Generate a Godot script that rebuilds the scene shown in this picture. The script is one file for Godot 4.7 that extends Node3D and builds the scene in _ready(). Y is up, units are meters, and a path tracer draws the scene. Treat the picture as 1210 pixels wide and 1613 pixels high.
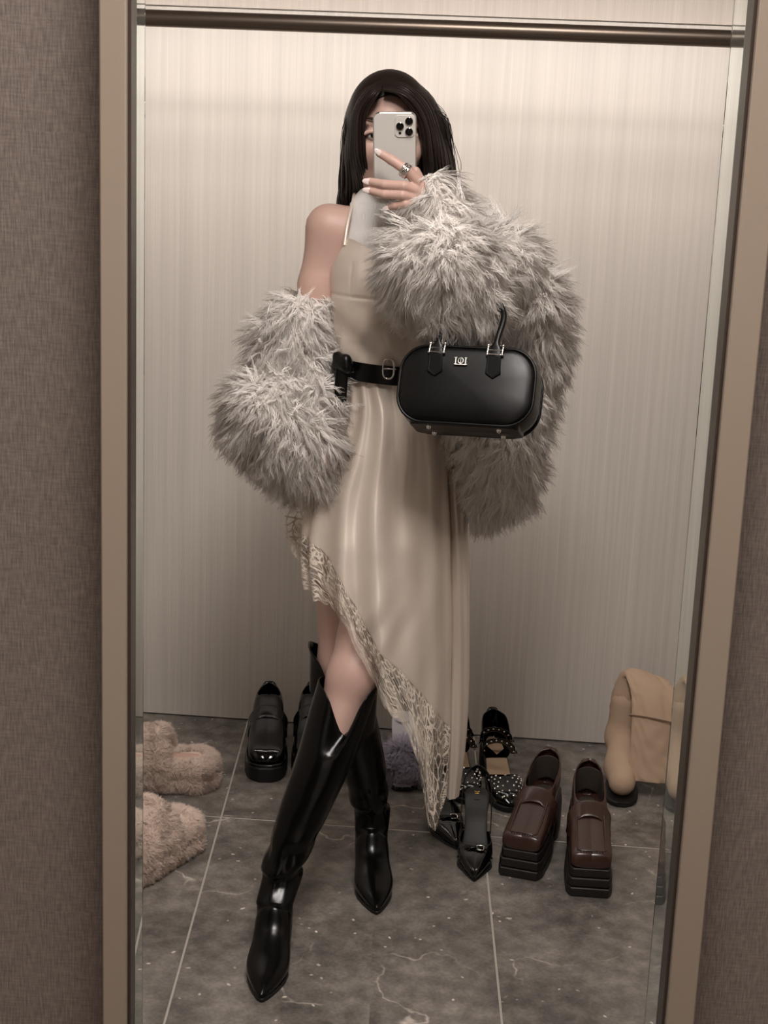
extends Node3D
# A fitting room seen in a tall framed mirror: the room in the mirror is built as a room of its own behind the frame.
# Units are metres, y is up; the camera stands at (0, 1.5, 0) and looks along -z.

const EYE := Vector3(0, 1.5, 0)
const CAM_X := Vector3(0.99913817, 0.0391887, -0.01368043)
const CAM_Y := Vector3(-0.04132302, 0.97018502, -0.23881672)
const CAM_Z := Vector3(0.00391364, 0.23917622, 0.97096829)
const FOCAL := 2484.0
const WALL_A := Vector3(-0.627, 0, -3.816)      # two points of the foot of the back wall
const WALL_B := Vector3(0.553, 0, -3.735)

var rng := RandomNumberGenerator.new()
var M := {}                                     # materials
var taken := {}


func _ready() -> void:
	rng.seed = 7
	# camera
	var cam := Camera3D.new()
	cam.name = "camera"
	cam.transform = Transform3D(Basis(CAM_X, CAM_Y, CAM_Z), EYE)
	cam.keep_aspect = Camera3D.KEEP_HEIGHT
	cam.fov = rad_to_deg(2.0 * atan(806.5 / FOCAL))
	cam.near = 0.02
	cam.current = true
	add_child(cam)
	# environment: a closed room, no sky comes in
	var env := Environment.new()
	env.background_mode = Environment.BG_COLOR
	env.background_color = Color(0, 0, 0)
	env.tonemap_mode = Environment.TONE_MAPPER_LINEAR
	env.tonemap_exposure = 0.69
	env.sdfgi_enabled = true
	env.ssao_enabled = true
	env.ssil_enabled = true
	var we := WorldEnvironment.new()
	we.name = "environment"
	we.environment = env
	add_child(we)
	make_materials()
	# lights: one ceiling panel over the person, its twin on this side of the mirror, a light strip on the back of each clothes rail
	ceiling_lamp("ceiling_lamp", "square white ceiling panel lamp above the standing woman", Vector3(0.10, 2.72, -1.78), 2.7)
	ceiling_lamp("ceiling_lamp", "square white ceiling panel lamp on the near side of the mirror", Vector3(0.10, 2.72, -0.98), 7.4)
	clothes_rail("clothes_rail", "dark bronze round clothes rail glowing against the pale back wall", WALL_A, WALL_B, 1.12)
	clothes_rail("clothes_rail", "dark bronze round clothes rail on the wall behind the viewer", Vector3(0.553, 0, 0.985), Vector3(-0.627, 0, 1.066), 1.15)
	build_room()
	build_mirror()
	build_person()
	build_phone()
	build_handbag()
	build_shoes()


# ---------------------------------------------------------------- helpers

func at(px: float, py: float, z: float) -> Vector3:
	var d := CAM_X * (px - 605.0) - CAM_Y * (py - 806.5) - CAM_Z * FOCAL
	return EYE + d * (z / d.z)


func fl(px: float, py: float, y := 0.0) -> Vector3:
	var d := CAM_X * (px - 605.0) - CAM_Y * (py - 806.5) - CAM_Z * FOCAL
	return EYE + d * ((y - 1.5) / d.y)


func numbered(called: String) -> String:
	taken[called] = taken.get(called, -1) + 1
	return called if taken[called] == 0 else "%s_%03d" % [called, taken[called]]


func thing(called: String, label: String, category: String, where := Vector3.ZERO, turn := 0.0, group := "") -> Node3D:
	var o := Node3D.new()
	o.name = numbered(called)
	add_child(o)
	o.position = where
	o.rotation.y = turn
	o.set_meta("label", label)
	o.set_meta("category", category)
	if group:
		o.set_meta("group", group)
	return o


func part(called: String, mesh: Mesh, m: Material, parent: Node3D, t := Transform3D()) -> MeshInstance3D:
	var o := MeshInstance3D.new()
	o.name = called
	o.mesh = mesh
	o.material_override = m
	o.transform = t
	parent.add_child(o, true)
	return o


func struct(called: String, mesh: Mesh, m: Material, t := Transform3D()) -> MeshInstance3D:
	var o := part(called, mesh, m, self, t)
	o.set_meta("kind", "structure")
	return o


func mat(called: String, c: Color, rough := 0.6, metal := 0.0) -> StandardMaterial3D:
	var m := StandardMaterial3D.new()
	m.resource_name = called
	m.albedo_color = c
	m.roughness = rough
	m.metallic = metal
	M[called] = m
	return m


# a mesh from positions and triangles, with smooth normals; flipped so that its faces look outwards when it is closed
func mesh_of(v: PackedVector3Array, tri: PackedInt32Array, uv := PackedVector2Array(), fix := true, weld := PackedInt32Array()) -> ArrayMesh:
	if fix:
		var vol := 0.0
		for i in range(0, tri.size(), 3):
			vol += v[tri[i]].dot(v[tri[i + 1]].cross(v[tri[i + 2]]))
		if vol > 0.0:                                     # clockwise fronts: outward faces give a negative volume
			for i in range(0, tri.size(), 3):
				var k := tri[i + 1]
				tri[i + 1] = tri[i + 2]
				tri[i + 2] = k
	var nn := PackedVector3Array()
	nn.resize(v.size())
	for i in range(0, tri.size(), 3):
		var a := v[tri[i]]
		var n := (v[tri[i + 2]] - a).cross(v[tri[i + 1]] - a)
		for k in 3:
			nn[tri[i + k]] += n
	if weld.size():                                       # normals shared across the seam
		for i in range(0, weld.size(), 2):
			var s := nn[weld[i]] + nn[weld[i + 1]]
			nn[weld[i]] = s
			nn[weld[i + 1]] = s
	for i in nn.size():
		nn[i] = nn[i].normalized() if nn[i].length_squared() > 1e-20 else Vector3.UP
	var arr := []
	arr.resize(Mesh.ARRAY_MAX)
	arr[Mesh.ARRAY_VERTEX] = v
	arr[Mesh.ARRAY_NORMAL] = nn
	if uv.size() == v.size():
		arr[Mesh.ARRAY_TEX_UV] = uv
	arr[Mesh.ARRAY_INDEX] = tri
	var m := ArrayMesh.new()
	m.add_surface_from_arrays(Mesh.PRIMITIVE_TRIANGLES, arr)
	return m


# a skin over rings of equal size; UV in metres (round, along)
func loft(rings: Array, cap_a := true, cap_b := true, closed := true) -> ArrayMesh:
	var n: int = rings[0].size()
	var cols := n + 1 if closed else n
	var v := PackedVector3Array()
	var uv := PackedVector2Array()
	var tri := PackedInt32Array()
	var weld := PackedInt32Array()
	var along := 0.0
	for r in rings.size():
		var ring: PackedVector3Array = rings[r]
		if r > 0:
			var mid := 0.0
			for i in n:
				mid += ring[i].distance_to(rings[r - 1][i])
			along += mid / n
		var round_ := 0.0
		for i in cols:
			var p := ring[i % n]
			if i > 0:
				round_ += p.distance_to(ring[i - 1])
			v.append(p)
			uv.append(Vector2(round_, along))
		if closed:
			weld.append(r * cols)
			weld.append(r * cols + n)
	for r in rings.size() - 1:
		for i in cols - 1:
			var a := r * cols + i
			tri.append_array(PackedInt32Array([a, a + 1, a + cols, a + 1, a + cols + 1, a + cols]))
	for e in 2:
		if closed and ((e == 0 and cap_a) or (e == 1 and cap_b)):
			var ring: PackedVector3Array = rings[0] if e == 0 else rings[-1]
			var c := Vector3.ZERO
			for p in ring:
				c += p
			var base := v.size()
			v.append(c / n)
			uv.append(Vector2.ZERO)
			for i in n:
				v.append(ring[i])
				uv.append(Vector2(ring[i].x, ring[i].z))
			for i in n:
				if e == 0:
					tri.append_array(PackedInt32Array([base, base + 1 + (i + 1) % n, base + 1 + i]))
				else:
					tri.append_array(PackedInt32Array([base, base + 1 + i, base + 1 + (i + 1) % n]))
	return mesh_of(v, tri, uv, closed, weld)


# Catmull-Rom between points (numbers or vectors), k steps to a span
func curve(p: Array, k: int) -> Array:
	var out := []
	for i in p.size() - 1:
		var a = p[maxi(i - 1, 0)]
		var b = p[i]
		var c = p[i + 1]
		var d = p[mini(i + 2, p.size() - 1)]
		for j in k:
			var t := float(j) / k
			out.append(0.5 * ((2.0 * b) + (c - a) * t + (2.0 * a - 5.0 * b + 4.0 * c - d) * t * t + (3.0 * b - a - 3.0 * c + d) * t * t * t))
	out.append(p[-1])
	return out


func smooth_rings(rings: Array, k: int) -> Array:
	var out := []
	var n: int = rings[0].size()
	for i in rings.size() - 1:
		for j in k:
			var r := PackedVector3Array()
			var t := float(j) / k
			for q in n:
				var a: Vector3 = rings[maxi(i - 1, 0)][q]
				var b: Vector3 = rings[i][q]
				var c: Vector3 = rings[i + 1][q]
				var d: Vector3 = rings[mini(i + 2, rings.size() - 1)][q]
				r.append(0.5 * ((2.0 * b) + (c - a) * t + (2.0 * a - 5.0 * b + 4.0 * c - d) * t * t + (3.0 * b - a - 3.0 * c + d) * t * t * t))
			out.append(r)
	out.append(rings[-1])
	return out


func ring(c: Vector3, ax: Vector3, ay: Vector3, n: int, e := 1.0) -> PackedVector3Array:
	var r := PackedVector3Array()
	for i in n:
		var t := TAU * i / n
		var x := cos(t)
		var y := sin(t)
		r.append(c + ax * signf(x) * pow(absf(x), e) + ay * signf(y) * pow(absf(y), e))
	return r


# a round or flat tube along a line; radius may be a number or a list
func tube(path: Array, radius, sides := 8, flat := 1.0, closed_path := false, up := Vector3(0.13, 0.21, 0.97)) -> ArrayMesh:
	var rings := []
	var n := path.size()
	var last := Vector3.ZERO
	for i in n:
		var d: Vector3
		if closed_path:
			d = path[(i + 1) % n] - path[(i - 1 + n) % n]
		else:
			d = path[mini(i + 1, n - 1)] - path[maxi(i - 1, 0)]
		d = d.normalized()
		var s := last if last != Vector3.ZERO else up
		s = (s - d * s.dot(d)).normalized()
		last = s
		var w := d.cross(s)
		var r: float = radius if radius is float else radius[i]
		rings.append(ring(path[i], w * r, s * r * flat, sides))
	if closed_path:
		rings.append(rings[0])
	return loft(rings, not closed_path, not closed_path)


# a box with chamfered edges, centred
func block(size: Vector3, b := 0.002) -> ArrayMesh:
	var h := size / 2.0
	b = minf(b, minf(h.x, minf(h.y, h.z)) * 0.9)
	var rings := []
	for q in [[-h.y, b], [-h.y + b, 0.0], [h.y - b, 0.0], [h.y, b]]:
		var x: float = h.x - q[1]
		var z: float = h.z - q[1]
		rings.append(PackedVector3Array([Vector3(x, q[0], z - b), Vector3(x - b, q[0], z), Vector3(-x + b, q[0], z), Vector3(-x, q[0], z - b), Vector3(-x, q[0], -z + b), Vector3(-x + b, q[0], -z), Vector3(x - b, q[0], -z), Vector3(x, q[0], -z + b)]))
	return hard(loft(rings))


func hard(m: ArrayMesh) -> ArrayMesh:                    # facets instead of smooth shading
	var st := SurfaceTool.new()
	st.create_from(m, 0)
	st.deindex()
	st.set_smooth_group(-1)
	var a := st.commit_to_arrays()
	var v: PackedVector3Array = a[Mesh.ARRAY_VERTEX]
	var nn := PackedVector3Array()
	for i in range(0, v.size(), 3):
		var n := (v[i + 2] - v[i]).cross(v[i + 1] - v[i]).normalized()
		nn.append(n)
		nn.append(n)
		nn.append(n)
	a[Mesh.ARRAY_NORMAL] = nn
	a[Mesh.ARRAY_INDEX] = PackedInt32Array(range(v.size()))
	var out := ArrayMesh.new()
	out.add_surface_from_arrays(Mesh.PRIMITIVE_TRIANGLES, a)
	return out


# an outline in x and z pulled up between two heights, with rounded rims; lift(z) raises the underside
func slab(outline: PackedVector2Array, y0: float, y1: float, b := 0.003) -> ArrayMesh:
	var c := Vector2.ZERO
	for p in outline:
		c += p
	c /= outline.size()
	var rings := []
	for q in [[y0, b], [y0 + b * 0.3, b * 0.3], [y0 + b, 0.0], [y1 - b, 0.0], [y1 - b * 0.3, b * 0.3], [y1, b]]:
		var r := PackedVector3Array()
		for p in outline:
			var d := p - c
			var s: Vector2 = c + d * maxf(0.0, 1.0 - float(q[1]) / maxf(d.length(), 1e-4))
			r.append(Vector3(s.x, q[0], s.y))
		rings.append(r)
	return loft(rings)


func joined(list: Array) -> ArrayMesh:                   # [mesh, transform] or mesh
	var st := SurfaceTool.new()
	for x in list:
		if x is Array:
			st.append_from(x[0], 0, x[1])
		else:
			st.append_from(x, 0, Transform3D())
	return st.commit()


func move(x: float, y: float, z: float, turn := Vector3.ZERO) -> Transform3D:
	return Transform3D(Basis.from_euler(turn), Vector3(x, y, z))


func picture(w: int, h: int, f: Callable, alpha := false) -> ImageTexture:
	var b := PackedByteArray()
	b.resize(w * h * (4 if alpha else 3))
	var k := 0
	for y in h:
		for x in w:
			var c: Color = f.call(x, y)
			b[k] = int(clampf(c.r, 0, 1) * 255.0)
			b[k + 1] = int(clampf(c.g, 0, 1) * 255.0)
			b[k + 2] = int(clampf(c.b, 0, 1) * 255.0)
			k += 3
			if alpha:
				b[k] = int(clampf(c.a, 0, 1) * 255.0)
				k += 1
	return ImageTexture.create_from_image(Image.create_from_data(w, h, false, Image.FORMAT_RGBA8 if alpha else Image.FORMAT_RGB8, b))


func noise(seed_: int, freq: float, oct := 4) -> FastNoiseLite:
	var n := FastNoiseLite.new()
	n.seed = seed_
	n.frequency = freq
	n.fractal_octaves = oct
	n.noise_type = FastNoiseLite.TYPE_SIMPLEX_SMOOTH
	return n


func grey(x: float) -> Color:
	return Color(x, x, x)

# ---------------------------------------------------------------- materials

func make_materials() -> void:
	# pale laminate with fine upright streaks
	var s1 := noise(3, 0.05, 3)
	var s2 := noise(5, 0.35, 2)
	var s3 := noise(9, 0.012, 2)
	var wood := mat("streaked_laminate", Color.WHITE, 0.42)
	wood.albedo_texture = picture(1024, 512, func(x, y):
		var a := s1.get_noise_2d(x, y * 0.02 + 4.0) * 0.075
		var b := s2.get_noise_2d(x * 1.0, y * 0.03) * 0.055
		var c := s3.get_noise_2d(x, y * 0.1) * 0.03
		var line := 0.05 * clampf((s2.get_noise_2d(x * 0.55 + 900.0, y * 0.012) - 0.52) * 6.0, 0.0, 1.0)
		var v: float = 0.785 + (a + b + c) * 0.42 + line * 0.7
		return Color(v, v * 0.965, v * 0.925))
	wood.uv1_scale = Vector3(1.0, 0.4, 1.0)
	var upper := mat("pale_panel", Color(1.0, 0.98, 0.97), 0.5)
	upper.albedo_texture = wood.albedo_texture
	# woven wall cloth: slubby threads both ways
	var w1 := noise(21, 0.11, 2)
	var w2 := noise(22, 0.5, 1)
	var weave := func(x, y):
		var up: float = w1.get_noise_2d(x * 2.6, y * 0.22)
		var over: float = w1.get_noise_2d(x * 0.2 + 500.0, y * 2.4)
		var fine: float = w2.get_noise_2d(x, y)
		return 0.60 + up * 0.10 + over * 0.065 + fine * 0.05 + (0.03 if (x + y) % 2 == 0 else -0.03)
	var cloth := mat("wall_cloth", Color.WHITE, 0.92)
	cloth.albedo_texture = picture(640, 640, func(x, y):
		var v: float = weave.call(x, y)
		return Color(v * 0.715, v * 0.652, v * 0.615))
	cloth.normal_enabled = true
	var im := (picture(640, 640, func(x, y): return grey(weave.call(x, y))) as ImageTexture).get_image()
	im.bump_map_to_normal_map(2.0)
	cloth.normal_texture = ImageTexture.create_from_image(im)
	cloth.normal_scale = 0.7
	cloth.uv1_scale = Vector3(2.7, 2.7, 2.7)
	# stone tile: grey brown clouds, pale veins and flecks
	var t1 := noise(31, 0.006, 5)
	var t2 := noise(32, 0.03, 4)
	var t3 := noise(35, 0.16, 2)
	var v1 := noise(33, 0.0035, 3)
	var v2 := noise(34, 0.02, 3)
	var fleck := PackedFloat32Array()
	fleck.resize(1024 * 1024)
	rng.seed = 11
	for i in 540:
		var cx := rng.randi_range(8, 1015)
		var cy := rng.randi_range(8, 1015)
		if t1.get_noise_2d(cx * 1.4 + 77, cy * 1.4) < -0.05 and rng.randf() < 0.8:
			continue
		var a := rng.randf() * PI
		var lx := rng.randf_range(1.0, 3.4)
		var ly := rng.randf_range(0.9, 1.9)
		var k := rng.randf_range(0.25, 1.0)
		for dy in range(-5, 6):
			for dx in range(-5, 6):
				var u := (dx * cos(a) + dy * sin(a)) / lx
				var w := (-dx * sin(a) + dy * cos(a)) / ly
				if u * u + w * w < 1.0:
					fleck[(cy + dy) * 1024 + cx + dx] = k
	var stone := mat("grey_brown_stone", Color.WHITE, 0.38)
	stone.albedo_texture = picture(1024, 1024, func(x, y):
		var c := t1.get_noise_2d(x, y) * 0.12 + t2.get_noise_2d(x, y) * 0.10 + t3.get_noise_2d(x, y) * 0.045
		var vein := maxf(0.0, 1.0 - absf(v1.get_noise_2d(x, y) + v2.get_noise_2d(x, y) * 0.12) * 42.0)
		vein *= clampf(t1.get_noise_2d(x * 0.8 + 300.0, y * 0.8) * 2.6, 0.0, 1.0)
		var w: float = 0.42 + c * 1.1 + vein * 0.27 + fleck[y * 1024 + x] * 0.46
		return Color(w, w * 0.95, w * 0.895))
	stone.uv1_scale = Vector3(0.62, 0.62, 0.62)
	mat("pale_grout", Color(0.66, 0.635, 0.60), 0.9)
	mat("plaster", Color(0.74, 0.70, 0.66), 0.9)
	mat("champagne_metal", Color(0.67, 0.62, 0.57), 0.40, 0.65)
	mat("dark_bronze", Color(0.30, 0.26, 0.235), 0.35, 0.7)
	mat("rail_bronze", Color(0.46, 0.415, 0.375), 0.32, 0.8)
	mat("silver_metal", Color(0.86, 0.85, 0.83), 0.16, 1.0)
	mat("emblem_silver", Color(0.88, 0.87, 0.85), 0.38, 1.0)
	mat("gold_print", Color(0.72, 0.58, 0.34), 0.35, 0.9)
	var g := mat("bevel_glass", Color(0.98, 1.0, 0.99, 0.02), 0.0)
	g.refraction_enabled = true
	g.metallic_specular = 0.12
	g.refraction_scale = 0.05
	g.transparency = BaseMaterial3D.TRANSPARENCY_ALPHA
	var lamp := mat("lamp_glow", Color(1, 1, 1), 0.5)
	lamp.emission_enabled = true
	lamp.emission = Color(1.0, 0.93, 0.85)
	lamp.emission_energy_multiplier = 3.0
	var led := mat("led_glow", Color(1, 1, 1), 0.5)
	led.emission_enabled = true
	led.emission = Color(1.0, 0.95, 0.87)
	led.emission_energy_multiplier = 4.0
	# clothes and leather
	var satin := mat("champagne_satin", Color(0.84, 0.79, 0.74), 0.42, 0.28)
	satin.rim_enabled = true
	satin.rim = 0.25
	var leather := mat("black_leather", Color(0.020, 0.019, 0.018), 0.33)
	leather.metallic_specular = 0.38
	leather.normal_enabled = true
	var gr := (picture(256, 256, func(x, y): return grey(0.5 + 0.3 * w2.get_noise_2d(x * 0.8, y * 0.8))) as ImageTexture).get_image()
	gr.bump_map_to_normal_map(1.2)
	leather.normal_texture = ImageTexture.create_from_image(gr)
	leather.normal_scale = 0.12
	leather.uv1_scale = Vector3(14, 14, 14)
	mat("boot_leather", Color(0.016, 0.015, 0.015), 0.22)
	M["boot_leather"].metallic_specular = 0.36
	mat("black_patent", Color(0.018, 0.017, 0.018), 0.10)
	mat("black_rubber", Color(0.022, 0.021, 0.021), 0.55)
	mat("black_lining", Color(0.05, 0.047, 0.045), 0.4)
	mat("brown_leather", Color(0.225, 0.145, 0.12), 0.25)
	mat("brown_sole", Color(0.095, 0.068, 0.06), 0.5)
	mat("brown_lining", Color(0.20, 0.17, 0.14), 0.7)
	mat("tan_suede", Color(0.70, 0.60, 0.51), 0.95)
	mat("insole_tan", Color(0.62, 0.52, 0.42), 0.7)
	mat("skin", Color(0.75, 0.62, 0.57), 0.5)
	M["skin"].subsurf_scatter_enabled = true
	M["skin"].subsurf_scatter_strength = 0.08
	mat("lip", Color(0.62, 0.33, 0.31), 0.4)
	mat("nail", Color(0.90, 0.84, 0.82), 0.15)
	mat("eye_white", Color(0.82, 0.80, 0.78), 0.2)
	mat("iris_brown", Color(0.07, 0.04, 0.03), 0.1)
	mat("hair_brown", Color(0.115, 0.082, 0.070), 0.40)
	M["hair_brown"].metallic_specular = 0.35
	mat("brow_brown", Color(0.16, 0.10, 0.08), 0.7)
	mat("white_knit", Color(0.86, 0.85, 0.84), 0.9)
	mat("phone_glass", Color(0.80, 0.79, 0.77), 0.28)
	mat("lens_black", Color(0.012, 0.012, 0.014), 0.06)
	mat("screen_black", Color(0.02, 0.02, 0.02), 0.1)


func ceiling_lamp(called: String, label: String, where: Vector3, energy: float) -> void:
	var t := thing(called, label, "lamp", where, 0.0, "ceiling panel lamps")
	part("housing", block(Vector3(0.66, 0.03, 0.66), 0.004), M.plaster, t)
	part("light_panel", block(Vector3(0.60, 0.008, 0.60), 0.002), M.lamp_glow, t, move(0, -0.018, 0))
	var l := AreaLight3D.new()
	l.name = "panel_light"
	l.area_size = Vector2(0.60, 0.60)
	l.light_energy = energy
	l.light_color = Color(1.0, 0.972, 0.955)
	l.area_range = 12.0
	l.area_attenuation = 2.0
	l.shadow_enabled = true
	t.add_child(l)
	l.position = Vector3(0, -0.026, 0)
	l.rotation = Vector3(-PI / 2, 0, 0)


func clothes_rail(called: String, label: String, a: Vector3, b: Vector3, energy: float) -> void:
	var along := (b - a).normalized()
	var out := Vector3(-along.z, 0, along.x)
	if out.dot(Vector3(0, 0, -1.4) - (a + b) / 2.0) < 0.0:
		out = -out
	var mid := (a + b) / 2.0 + out * 0.40
	mid.y = 1.6925
	var t := thing(called, label, "clothes rail", mid, 0.0, "lit clothes rails")
	t.basis = Basis(along, Vector3.UP, along.cross(Vector3.UP))
	var back := signf(out.dot(t.basis.z)) * -1.0
	var body := []
	for p in [-0.98, -0.979, 0.979, 0.98]:
		body.append(ring(Vector3(p, 0, 0), Vector3(0, 0.0172, 0), Vector3(0, 0, 0.0172), 28))
	part("rod", loft(body), M.rail_bronze, t)
	for s in [-1.0, 1.0]:
		var f := []
		for q in [[0.98, 0.026], [0.967, 0.026], [0.963, 0.022], [0.955, 0.0195]]:
			f.append(ring(Vector3(s * q[0], 0, 0), Vector3(0, q[1], 0), Vector3(0, 0, q[1]), 24))
		part("end_flange", loft(f), M.rail_bronze, t)
	part("light_strip", block(Vector3(1.9, 0.010, 0.004), 0.001), M.led_glow, t, move(0, 0.004, back * 0.0185))
	var l := AreaLight3D.new()
	l.name = "strip_light"
	l.area_size = Vector2(1.9, 0.012)
	l.light_energy = energy
	l.light_color = Color(1.0, 0.97, 0.945)
	l.area_range = 8.0
	l.area_attenuation = 2.0
	l.shadow_enabled = true
	t.add_child(l)
	l.position = Vector3(0, 0.004, back * 0.0225)
	l.rotation = Vector3(-0.80, 0.0 if back < 0.0 else PI, 0)

# ---------------------------------------------------------------- the room

func plate(a: Vector3, b: Vector3, y0: float, y1: float, thick: float, tile := 1.0) -> ArrayMesh:
	# an upright slab from a to b, its front face on that line, its body on the side away from the room's middle; UV in metres
	var along := (b - a).normalized()
	var back := Vector3(along.z, 0, -along.x)
	if back.dot((a + b) / 2.0 - Vector3(0.1, 0, -1.4)) < 0.0:
		back = -back
	return slab_uv([a, b, b + back * thick, a + back * thick], y0, y1, tile)


func slab_uv(c: Array, y0: float, y1: float, tile := 1.0) -> ArrayMesh:
	# a prism over four floor points, flat faces, UV in metres on every face
	var v := PackedVector3Array()
	var uv := PackedVector2Array()
	var tri := PackedInt32Array()
	var up := Vector3(0, 1, 0)
	for i in 4:
		var p: Vector3 = c[i]
		var q: Vector3 = c[(i + 1) % 4]
		var n := v.size()
		var w := Vector2(p.x, p.z).distance_to(Vector2(q.x, q.z))
		v.append_array(PackedVector3Array([p + up * y0, q + up * y0, q + up * y1, p + up * y1]))
		uv.append_array(PackedVector2Array([Vector2(0, -y0), Vector2(w, -y0), Vector2(w, -y1), Vector2(0, -y1)]))
		tri.append_array(PackedInt32Array([n, n + 1, n + 2, n, n + 2, n + 3]))
	for e in 2:
		var n := v.size()
		for i in 4:
			var p: Vector3 = c[i]
			v.append(p + up * (y1 if e else y0))
			uv.append(Vector2(p.x, p.z))
		tri.append_array(PackedInt32Array([n, n + 1, n + 2, n, n + 2, n + 3] if e else [n, n + 2, n + 1, n, n + 3, n + 2]))
	for i in uv.size():
		uv[i] *= tile
	return mesh_of(v, tri, uv)


func build_room() -> void:
	var dir := (WALL_B - WALL_A).normalized()
	var bl := WALL_A - dir * 0.45          # corners of the long room: the real half and the mirrored half
	var br := WALL_B + dir * 0.62
	var fl_ := Vector3(bl.x, 0, 1.10)
	var fr := Vector3(br.x, 0, 0.945)
	struct("wall_back", plate(bl, br, 0.0035, 1.742, 0.08, 1.25), M.streaked_laminate)
	var off := Vector3(-dir.z, 0, dir.x)
	struct("trim_1", plate(bl + off * 0.004, br + off * 0.004, 1.745, 2.75, 0.08, 1.25), M.pale_panel)
	struct("trim_2", plate(bl + off * -0.02, br + off * -0.02, 1.70, 1.76, 0.05), M.pale_grout)
	struct("wall_left", plate(Vector3(bl.x, 0, 1.2), Vector3(bl.x, 0, -4.0), 0.0, 2.75, 0.08, 1.25), M.streaked_laminate)
	struct("wall_right", plate(Vector3(br.x, 0, 1.2), Vector3(br.x, 0, -4.0), 0.0, 2.75, 0.08, 1.25), M.streaked_laminate)
	struct("wall_front", plate(fl_, fr, 0.0, 2.75, 0.08, 1.25), M.streaked_laminate)
	struct("ceiling", slab_uv([Vector3(-1.3, 0, 1.3), Vector3(1.5, 0, 1.3), Vector3(1.5, 0, -4.1), Vector3(-1.3, 0, -4.1)], 2.75, 2.83), M.plaster)
	# floor: a bed of pale grout with stone tiles laid on it
	var bed := struct("floor", slab_uv([Vector3(-1.3, 0, 1.3), Vector3(1.5, 0, 1.3), Vector3(1.5, 0, -4.1), Vector3(-1.3, 0, -4.1)], -0.09, -0.0012), M.pale_grout)
	var row_z := [-0.61, 0.0, 1.2, 2.4, 3.6]            # from the first cross joint towards the viewer
	for r in row_z.size():
		for c in range(-2, 3):
			var far: float = row_z[r - 1] if r > 0 else -0.62
			var near: float = row_z[r] if r > 0 else 0.0
			if r == 1:
				continue
			var x0 := -0.345 + 0.5775 * c
			var x1 := x0 + 0.5775
			var g := 0.0021
			var gz := 0.0034
			var corner := func(x: float, z: float) -> Vector3:
				return Vector3(x - 0.004 * z, 0, -3.215 + (x + 0.336) * 0.0695 + z)
			var quad := [corner.call(x0 + g, near - gz), corner.call(x1 - g, near - gz), corner.call(x1 - g, far + gz), corner.call(x0 + g, far + gz)]
			part("tile", slab_uv(quad, -0.010, 0.0), M.grey_brown_stone, bed)


func build_mirror() -> void:
	# the wall that carries the mirror: cloth-covered, with the mirror's opening
	var zf := -1.398
	struct("wall_mirror", joined([
		slab_uv([Vector3(-1.2, 0, zf), Vector3(-0.250, 0, zf), Vector3(-0.250, 0, zf - 0.05), Vector3(-1.2, 0, zf - 0.05)], 0.0, 2.75),
		slab_uv([Vector3(0.303, 0, zf), Vector3(1.4, 0, zf), Vector3(1.4, 0, zf - 0.05), Vector3(0.303, 0, zf - 0.05)], 0.0, 2.75),
		slab_uv([Vector3(-0.250, 0, zf), Vector3(0.303, 0, zf), Vector3(0.303, 0, zf - 0.05), Vector3(-0.250, 0, zf - 0.05)], 2.66, 2.75),
		slab_uv([Vector3(-0.250, 0, zf), Vector3(0.303, 0, zf), Vector3(0.303, 0, zf - 0.05), Vector3(-0.250, 0, zf - 0.05)], 0.0, 0.06),
	]), M.wall_cloth)
	var t := thing("mirror", "tall wall mirror in a slim champagne metal frame showing the fitting room", "mirror", Vector3(0.026, 0.06, -1.38))
	var x0 := -0.2575 - 0.026
	var x1 := 0.3125 - 0.026
	var top := 2.62
	for s in 2:
		var w: float = 0.0225 if s == 0 else 0.0265
		var x: float = x0 + w / 2 if s == 0 else x1 - w / 2
		part("frame_stile", block(Vector3(w, top, 0.038), 0.0012), M.champagne_metal, t, move(x, top / 2, 0.001))
		var xi: float = x0 + w + 0.0012 if s == 0 else x1 - w - 0.0012
		part("inner_lip", block(Vector3(0.0032, top - 0.05, 0.030), 0.0008), M.dark_bronze, t, move(xi, top / 2, -0.004))
		part("outer_bead", block(Vector3(0.0022, top, 0.026), 0.0006), M.dark_bronze, t, move(x0 - 0.0006 if s == 0 else x1 + 0.0006, top / 2, -0.004))
	part("frame_rail", block(Vector3(x1 - x0, 0.024, 0.038), 0.0012), M.champagne_metal, t, move((x0 + x1) / 2, top - 0.012, 0.0012))
	part("frame_rail", block(Vector3(x1 - x0, 0.024, 0.038), 0.0012), M.champagne_metal, t, move((x0 + x1) / 2, 0.012, 0.0012))
	# the bevelled edges of the glass: slim wedges, thick towards the middle
	var zg := -0.014
	for s in 2:
		var e: float = x0 + 0.024 if s == 0 else x1 - 0.028
		var wide: float = 0.0085 if s == 0 else 0.0125
		var m: float = e + wide if s == 0 else e - wide
		var thick := wide * 0.115
		var c := [Vector3(e, 0, zg), Vector3(m, 0, zg), Vector3(m, 0, zg - 0.0022 - thick), Vector3(e, 0, zg - 0.0022)]
		part("bevel_strip", slab_uv(c, 0.026, top - 0.026), M.bevel_glass, t)

# ---------------------------------------------------------------- bodies: distances joined with a smooth minimum, skinned as surface nets

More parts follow.
